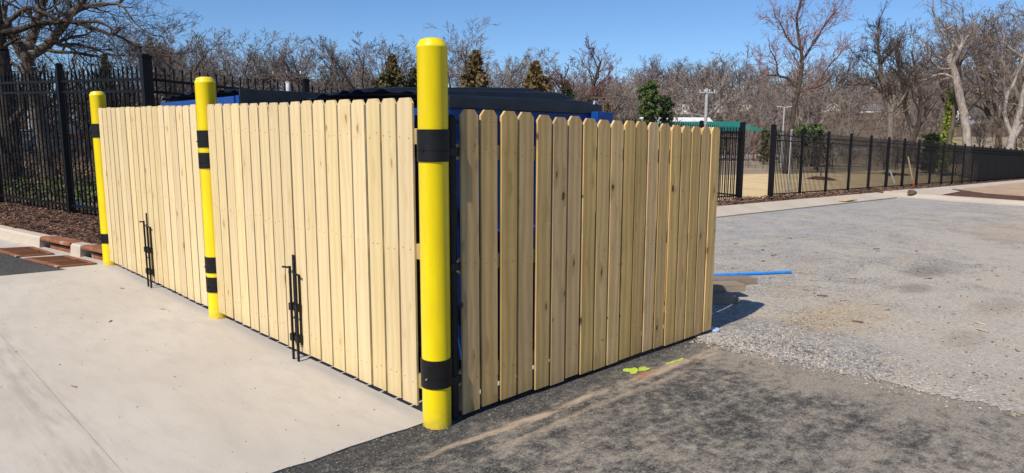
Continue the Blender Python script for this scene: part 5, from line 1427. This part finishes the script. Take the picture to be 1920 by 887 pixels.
rod_thing('pvc_pipe', P(9.3, 41.5, 0), P(9.55, 41.3, .75), .055, 'white_plastic', 'short white plastic pipe standing in the straw field beyond the iron fence', 'pipe')
for (s, t, lab) in ((13.2, 40.7, 'nearest dark mulch ring on the straw field'), (14.2, 59.5, 'middle dark mulch ring on the straw field, above the white pipe'), (15.6, 85, 'farthest dark mulch ring on the straw field')): mound(s, t, .75, 1.3, lab)
def sapling(s, t, label, seed):
    T = Tree(seed); T.grow((0,0,0), (0,0,1), 2.6, .025, 0, 2, .1, .08, (9,4), (.6,.6), .35, .3, .005); q = P(s, t)
    r = thing('sapling', q, label, 'sapling', 'saplings planted in the mulch rings'); a, b = T.meshes('sapling', 'bark_mid', 'twig_dark', .012); part('trunk', a, r, q); part('crown', b, r, q)
sapling(13.2, 40.7, 'thin bare sapling in the nearest mulch ring', 71); sapling(14.2, 59.5, 'thin bare sapling in the middle mulch ring', 72)
def stone_thing(name, s, t, size, mat, label, cat, z=0., seed=1):
    bm = bmesh.new(); bmesh.ops.create_icosphere(bm, subdivisions=2, radius=1); rg = random.Random(seed)
    for v in bm.verts: v.co *= 1+rg.uniform(-.16, .16); v.co = Vector((v.co.x*size[0], v.co.y*size[1], v.co.z*size[2]))
    top(name, bake(bm, name, M[mat], False), P(s, t, z+size[2]*.7), label, cat, None, None, rg.uniform(0, 3))
stone_thing('clod', 4.85, 27.9, (.22,.14,.10), 'pole_wood', 'dark clod of earth sitting on the kerb corner below the survey stake', 'clod', .12)
stone_thing('rock', 10.05, .55, (.09,.08,.07), 'white_plastic', 'small white object caught in the ivy behind the fence left of the iron post', 'litter', .3)
q = P(5.42, 22.4, .055); top('mat_piece', box_mesh('mat_piece', (.42, 1.1, .02), M['stake_wood'], .004), q, 'tan straw mat scrap lying on the pale kerb', 'mat', None, None, ANG_S)
def splat(name, s, t, rs, rt, mat, label, cat, seed, n=26, z=-.007, group=None):
    """a thin irregular film of paint: one flat outline with a raised edge"""
    rg = random.Random(seed); bm = bmesh.new(); pts = []
    ph = [rg.uniform(0, 6.28) for _ in range(3)]
    for i in range(n):
        a = 2*math.pi*i/n; r = 1+.22*math.sin(2*a+ph[0])+.2*math.sin(3*a+ph[1])+.12*math.sin(5*a+ph[2])+rg.uniform(-.08, .08)
        pts.append((s+rs*r*math.cos(a), t+rt*r*math.sin(a)))
    c = P(s, t, z); vs = [bm.verts.new(P(p[0], p[1], z)-c) for p in pts]; f = bm.faces.new(vs)
    if f.normal.z < 0: f.normal_flip()
    r = bmesh.ops.extrude_face_region(bm, geom=[f]); bmesh.ops.translate(bm, verts=[v for v in r['geom'] if isinstance(v, bmesh.types.BMVert)], vec=(0,0,.003)); bmesh.ops.triangulate(bm, faces=bm.faces[:])
    top(name, bake(bm, name, M[mat]), c, label, cat, group)
pm = 'lime paint marks on the asphalt'
splat('paint_mark', -.185, 1.70, .042, .075, 'paint_mark', 'larger lime-yellow paint splash on the asphalt beside the side fence, its wide upper blotch', 'paint mark', 3, group=pm)
splat('paint_mark', -.225, 1.80, .028, .06, 'paint_mark', 'lime-yellow paint splash touching the lower right of the larger blotch', 'paint mark', 4, group=pm)
splat('paint_mark', -.275, 2.10, .016, .05, 'paint_mark', 'small left lime dash farther along the fence', 'paint mark', 5, group=pm)
splat('paint_mark', -.285, 2.21, .016, .05, 'paint_mark', 'small right lime dash farther along the fence', 'paint mark', 6, group=pm)

# ---- what nobody could count
def pebbles(name, spots, r0, r1, mats, seed, flat=.65):
    g = np.random.default_rng(seed); ph = (1+5**.5)/2
    ico = np.array([(0,1,ph),(0,-1,ph),(0,1,-ph),(0,-1,-ph),(1,ph,0),(-1,ph,0),(1,-ph,0),(-1,-ph,0),(ph,0,1),(ph,0,-1),(-ph,0,1),(-ph,0,-1)])/1.9
    fc = np.array([(0,1,8),(0,8,4),(0,4,5),(0,5,10),(0,10,1),(1,10,7),(1,7,6),(1,6,8),(8,6,9),(8,9,4),(4,9,2),(4,2,5),(5,2,11),(5,11,10),(10,11,7),(7,11,3),(7,3,6),(6,3,9),(9,3,2),(2,3,11)])
    n = len(spots); S = np.array(spots); r = r0+(r1-r0)*g.uniform(0, 1, n)**2.6
    V = ico[None]*(1+g.normal(0, .16, (n, 12, 1)))*r[:, None, None]*np.stack([g.uniform(.7,1.35,n), g.uniform(.7,1.35,n), np.full(n, flat)], 1)[:, None]
    a = g.uniform(0, 6.28, n); c, s = np.cos(a)[:, None], np.sin(a)[:, None]
    W = np.stack([V[...,0]*c-V[...,1]*s, V[...,0]*s+V[...,1]*c, V[...,2]+r[:, None]*flat*.35], 2)+S[:, None, :]
    F = (fc[None]+12*np.arange(n)[:, None, None]).reshape(-1, 3)
    me = mesh_np(name, W.reshape(-1, 3), F); 
    for m in mats: me.materials.append(m)
    me.polygons.foreach_set('material_index', np.repeat(g.integers(0, len(mats), n), 20).astype(np.int32))
    top(name, me, (0,0,0), None, None, None, 'stuff')
def sim(name, col): return mat_simple(name, col, .9, 0, .25, 30)
STN = [sim('stone_grey', (.35,.325,.29)), sim('stone_pale', (.44,.42,.385)), sim('stone_blue', (.29,.29,.30)), sim('stone_tan', (.42,.34,.25)), sim('stone_dark', (.13,.12,.11))]
g_ = np.random.default_rng(9)
def sts(n, f, z):
    out = []
    while len(out) < n:
        r = f()
        if r is None: continue
        q = P(r[0], r[1], (float(gz(r[0], r[1]))-.002 if r[1] > 2.9 else -.009) if z is None else z); out.append((q.x, q.y, q.z))
    return out
pebbles('gravel', sts(5500, lambda: (-.1-abs(g_.normal(0, 1.))*1.0, 2.90+g_.exponential(.75)), None), .003, .013, STN, 1)
pebbles('gravel', sts(1300, lambda: (-.05-g_.exponential(.8), 2.93+g_.normal(0, .10)), None), .004, .012, [STN[0], STN[2], STN[3], STN[1]], 2)
pebbles('gravel', sts(4200, lambda: (g_.uniform(-3.6, 3.8), g_.uniform(3.2, 9)), None), .003, .014, STN, 3)
pebbles('grit', sts(1500, lambda: (g_.uniform(-2.6, -.03), g_.uniform(-1., 3.0)), -.009), .0012, .005, [STN[0], STN[3], STN[4]], 4)
pebbles('grit', sts(260, lambda: (-abs(g_.normal(0, .12))-.02, g_.uniform(-.2, 3.)), -.009), .0015, .005, [STN[4], STN[3], STN[0]], 8)
pebbles('grit', sts(380, lambda: (g_.normal(.03, .05), g_.uniform(-3.2, .1)), .0), .001, .004, [STN[0], STN[3], STN[4]], 12)
pebbles('debris', sts(520, lambda: (g_.uniform(.2, 6), g_.uniform(-2.4, -.05)), .0), .0015, .0055, [sim('speck_brown', (.10,.07,.05)), sim('speck_dark', (.05,.045,.04)), STN[3]], 5, .5)
def chips(name, spots, L0, L1, mats, seed, tilt=.35):
    g = np.random.default_rng(seed); S = np.array(spots); n = len(S); L = g.uniform(L0, L1, (n, 1)); a = g.uniform(0, 6.28, n)
    d = np.stack([np.cos(a), np.sin(a), g.normal(0, tilt, n)], 1); d = unit(d); w = unit(np.cross(d, np.array([[0,0,1.]])))*L*g.uniform(.08, .2, (n, 1)); h = np.cross(w, d)*.45
    A, B = S-d*L/2, S+d*L/2
    V = np.stack([A-w, A+w*.6+h, A+w-h, B-w*.7, B+w*.5+h, B+w*.8-h], 1).reshape(-1, 3)
    f = np.array([(0,1,4,3),(1,2,5,4),(2,0,3,5)]); F = (f[None]+6*np.arange(n)[:, None, None]).reshape(-1, 4)
    me = mesh_np(name, V, F)
    for m in mats: me.materials.append(m)
    me.polygons.foreach_set('material_index', np.repeat(g.integers(0, len(mats), n), 3).astype(np.int32))
    top(name, me, (0,0,0), None, None, None, 'stuff')
MU = [sim('mulch_dark', (.06,.03,.02)), sim('mulch_mid', (.15,.08,.052)), sim('mulch_light', (.25,.15,.10))]
sp_ = []
for k in range(5200):
    s = g_.uniform(5.6, 12.6); d = g_.uniform(.17, 1.9); t = kline(s)+d; e = min(1, max(0, (d/1.02-.15)/.55)); q = P(s, t, .135+.085*e*e*(3-2*e)+g_.uniform(0, .03)); sp_.append(tuple(q))
chips('mulch_chips', sp_, .03, .10, MU, 6)
chips('mulch_chips', [tuple(P(g_.uniform(5.9, 7.2), g_.uniform(10, 40), .09+g_.uniform(-.02, .05)-.05*0)) for k in range(2500)], .06, .2, MU, 7)
ST_ = [sim('straw_pale', (.58,.45,.25)), sim('straw_gold', (.48,.34,.15))]
chips('straw', [tuple(P(-.35+g_.normal(0, .4), 4.9+g_.normal(0, .9), -.084)) for k in range(800)], .008, .04, ST_, 8, .08)
chips('twigs', [tuple(P(g_.uniform(.4, 5), g_.uniform(-2, -.2), .004)) for k in range(9)], .015, .05, [sim('twig_litter', (.3,.22,.14)), sim('twig_litter_dark', (.14,.1,.07))], 9, .02)
chips('twigs', [tuple(P(g_.uniform(-3, 3), g_.uniform(5, 12), -.08)) for k in range(90)], .03, .12, [sim('clod_brown', (.13,.09,.06)), STN[3]], 10, .1)
# ivy and fallen leaves behind the left fence
def leafcover(name, n, mat, z0, z1, px0, px1, D0, D1, size, seed):
    g = np.random.default_rng(seed); C = []
    while len(C) < n:
        px, D = g.uniform(px0, px1), math.sqrt(g.uniform(D0*D0, D1*D1)); x, y = spot(px, D); s = (x-B0[0])*SU[0]+(y-B0[1])*SU[1]; t = (x-B0[0])*SW[0]+(y-B0[1])*SW[1]
        if s < 7.9 or t < 1.02-(s-7.72)*.245+.12: continue
        C.append((x, y, tz(x, y)+g.uniform(z0, z1)))
    top(name, mesh_np(name, *leaf_quads(np.array(C), size, g), M[mat]), (0,0,0), None, None, None, 'stuff')
leafcover('ivy_cover', 2600, 'ivy', -.02, .28, -60, 300, 11, 19, .035, 1)
leafcover('fallen_leaves', 7000, 'dry_leaf', -.06, .03, -100, 320, 11, 34, .05, 2)
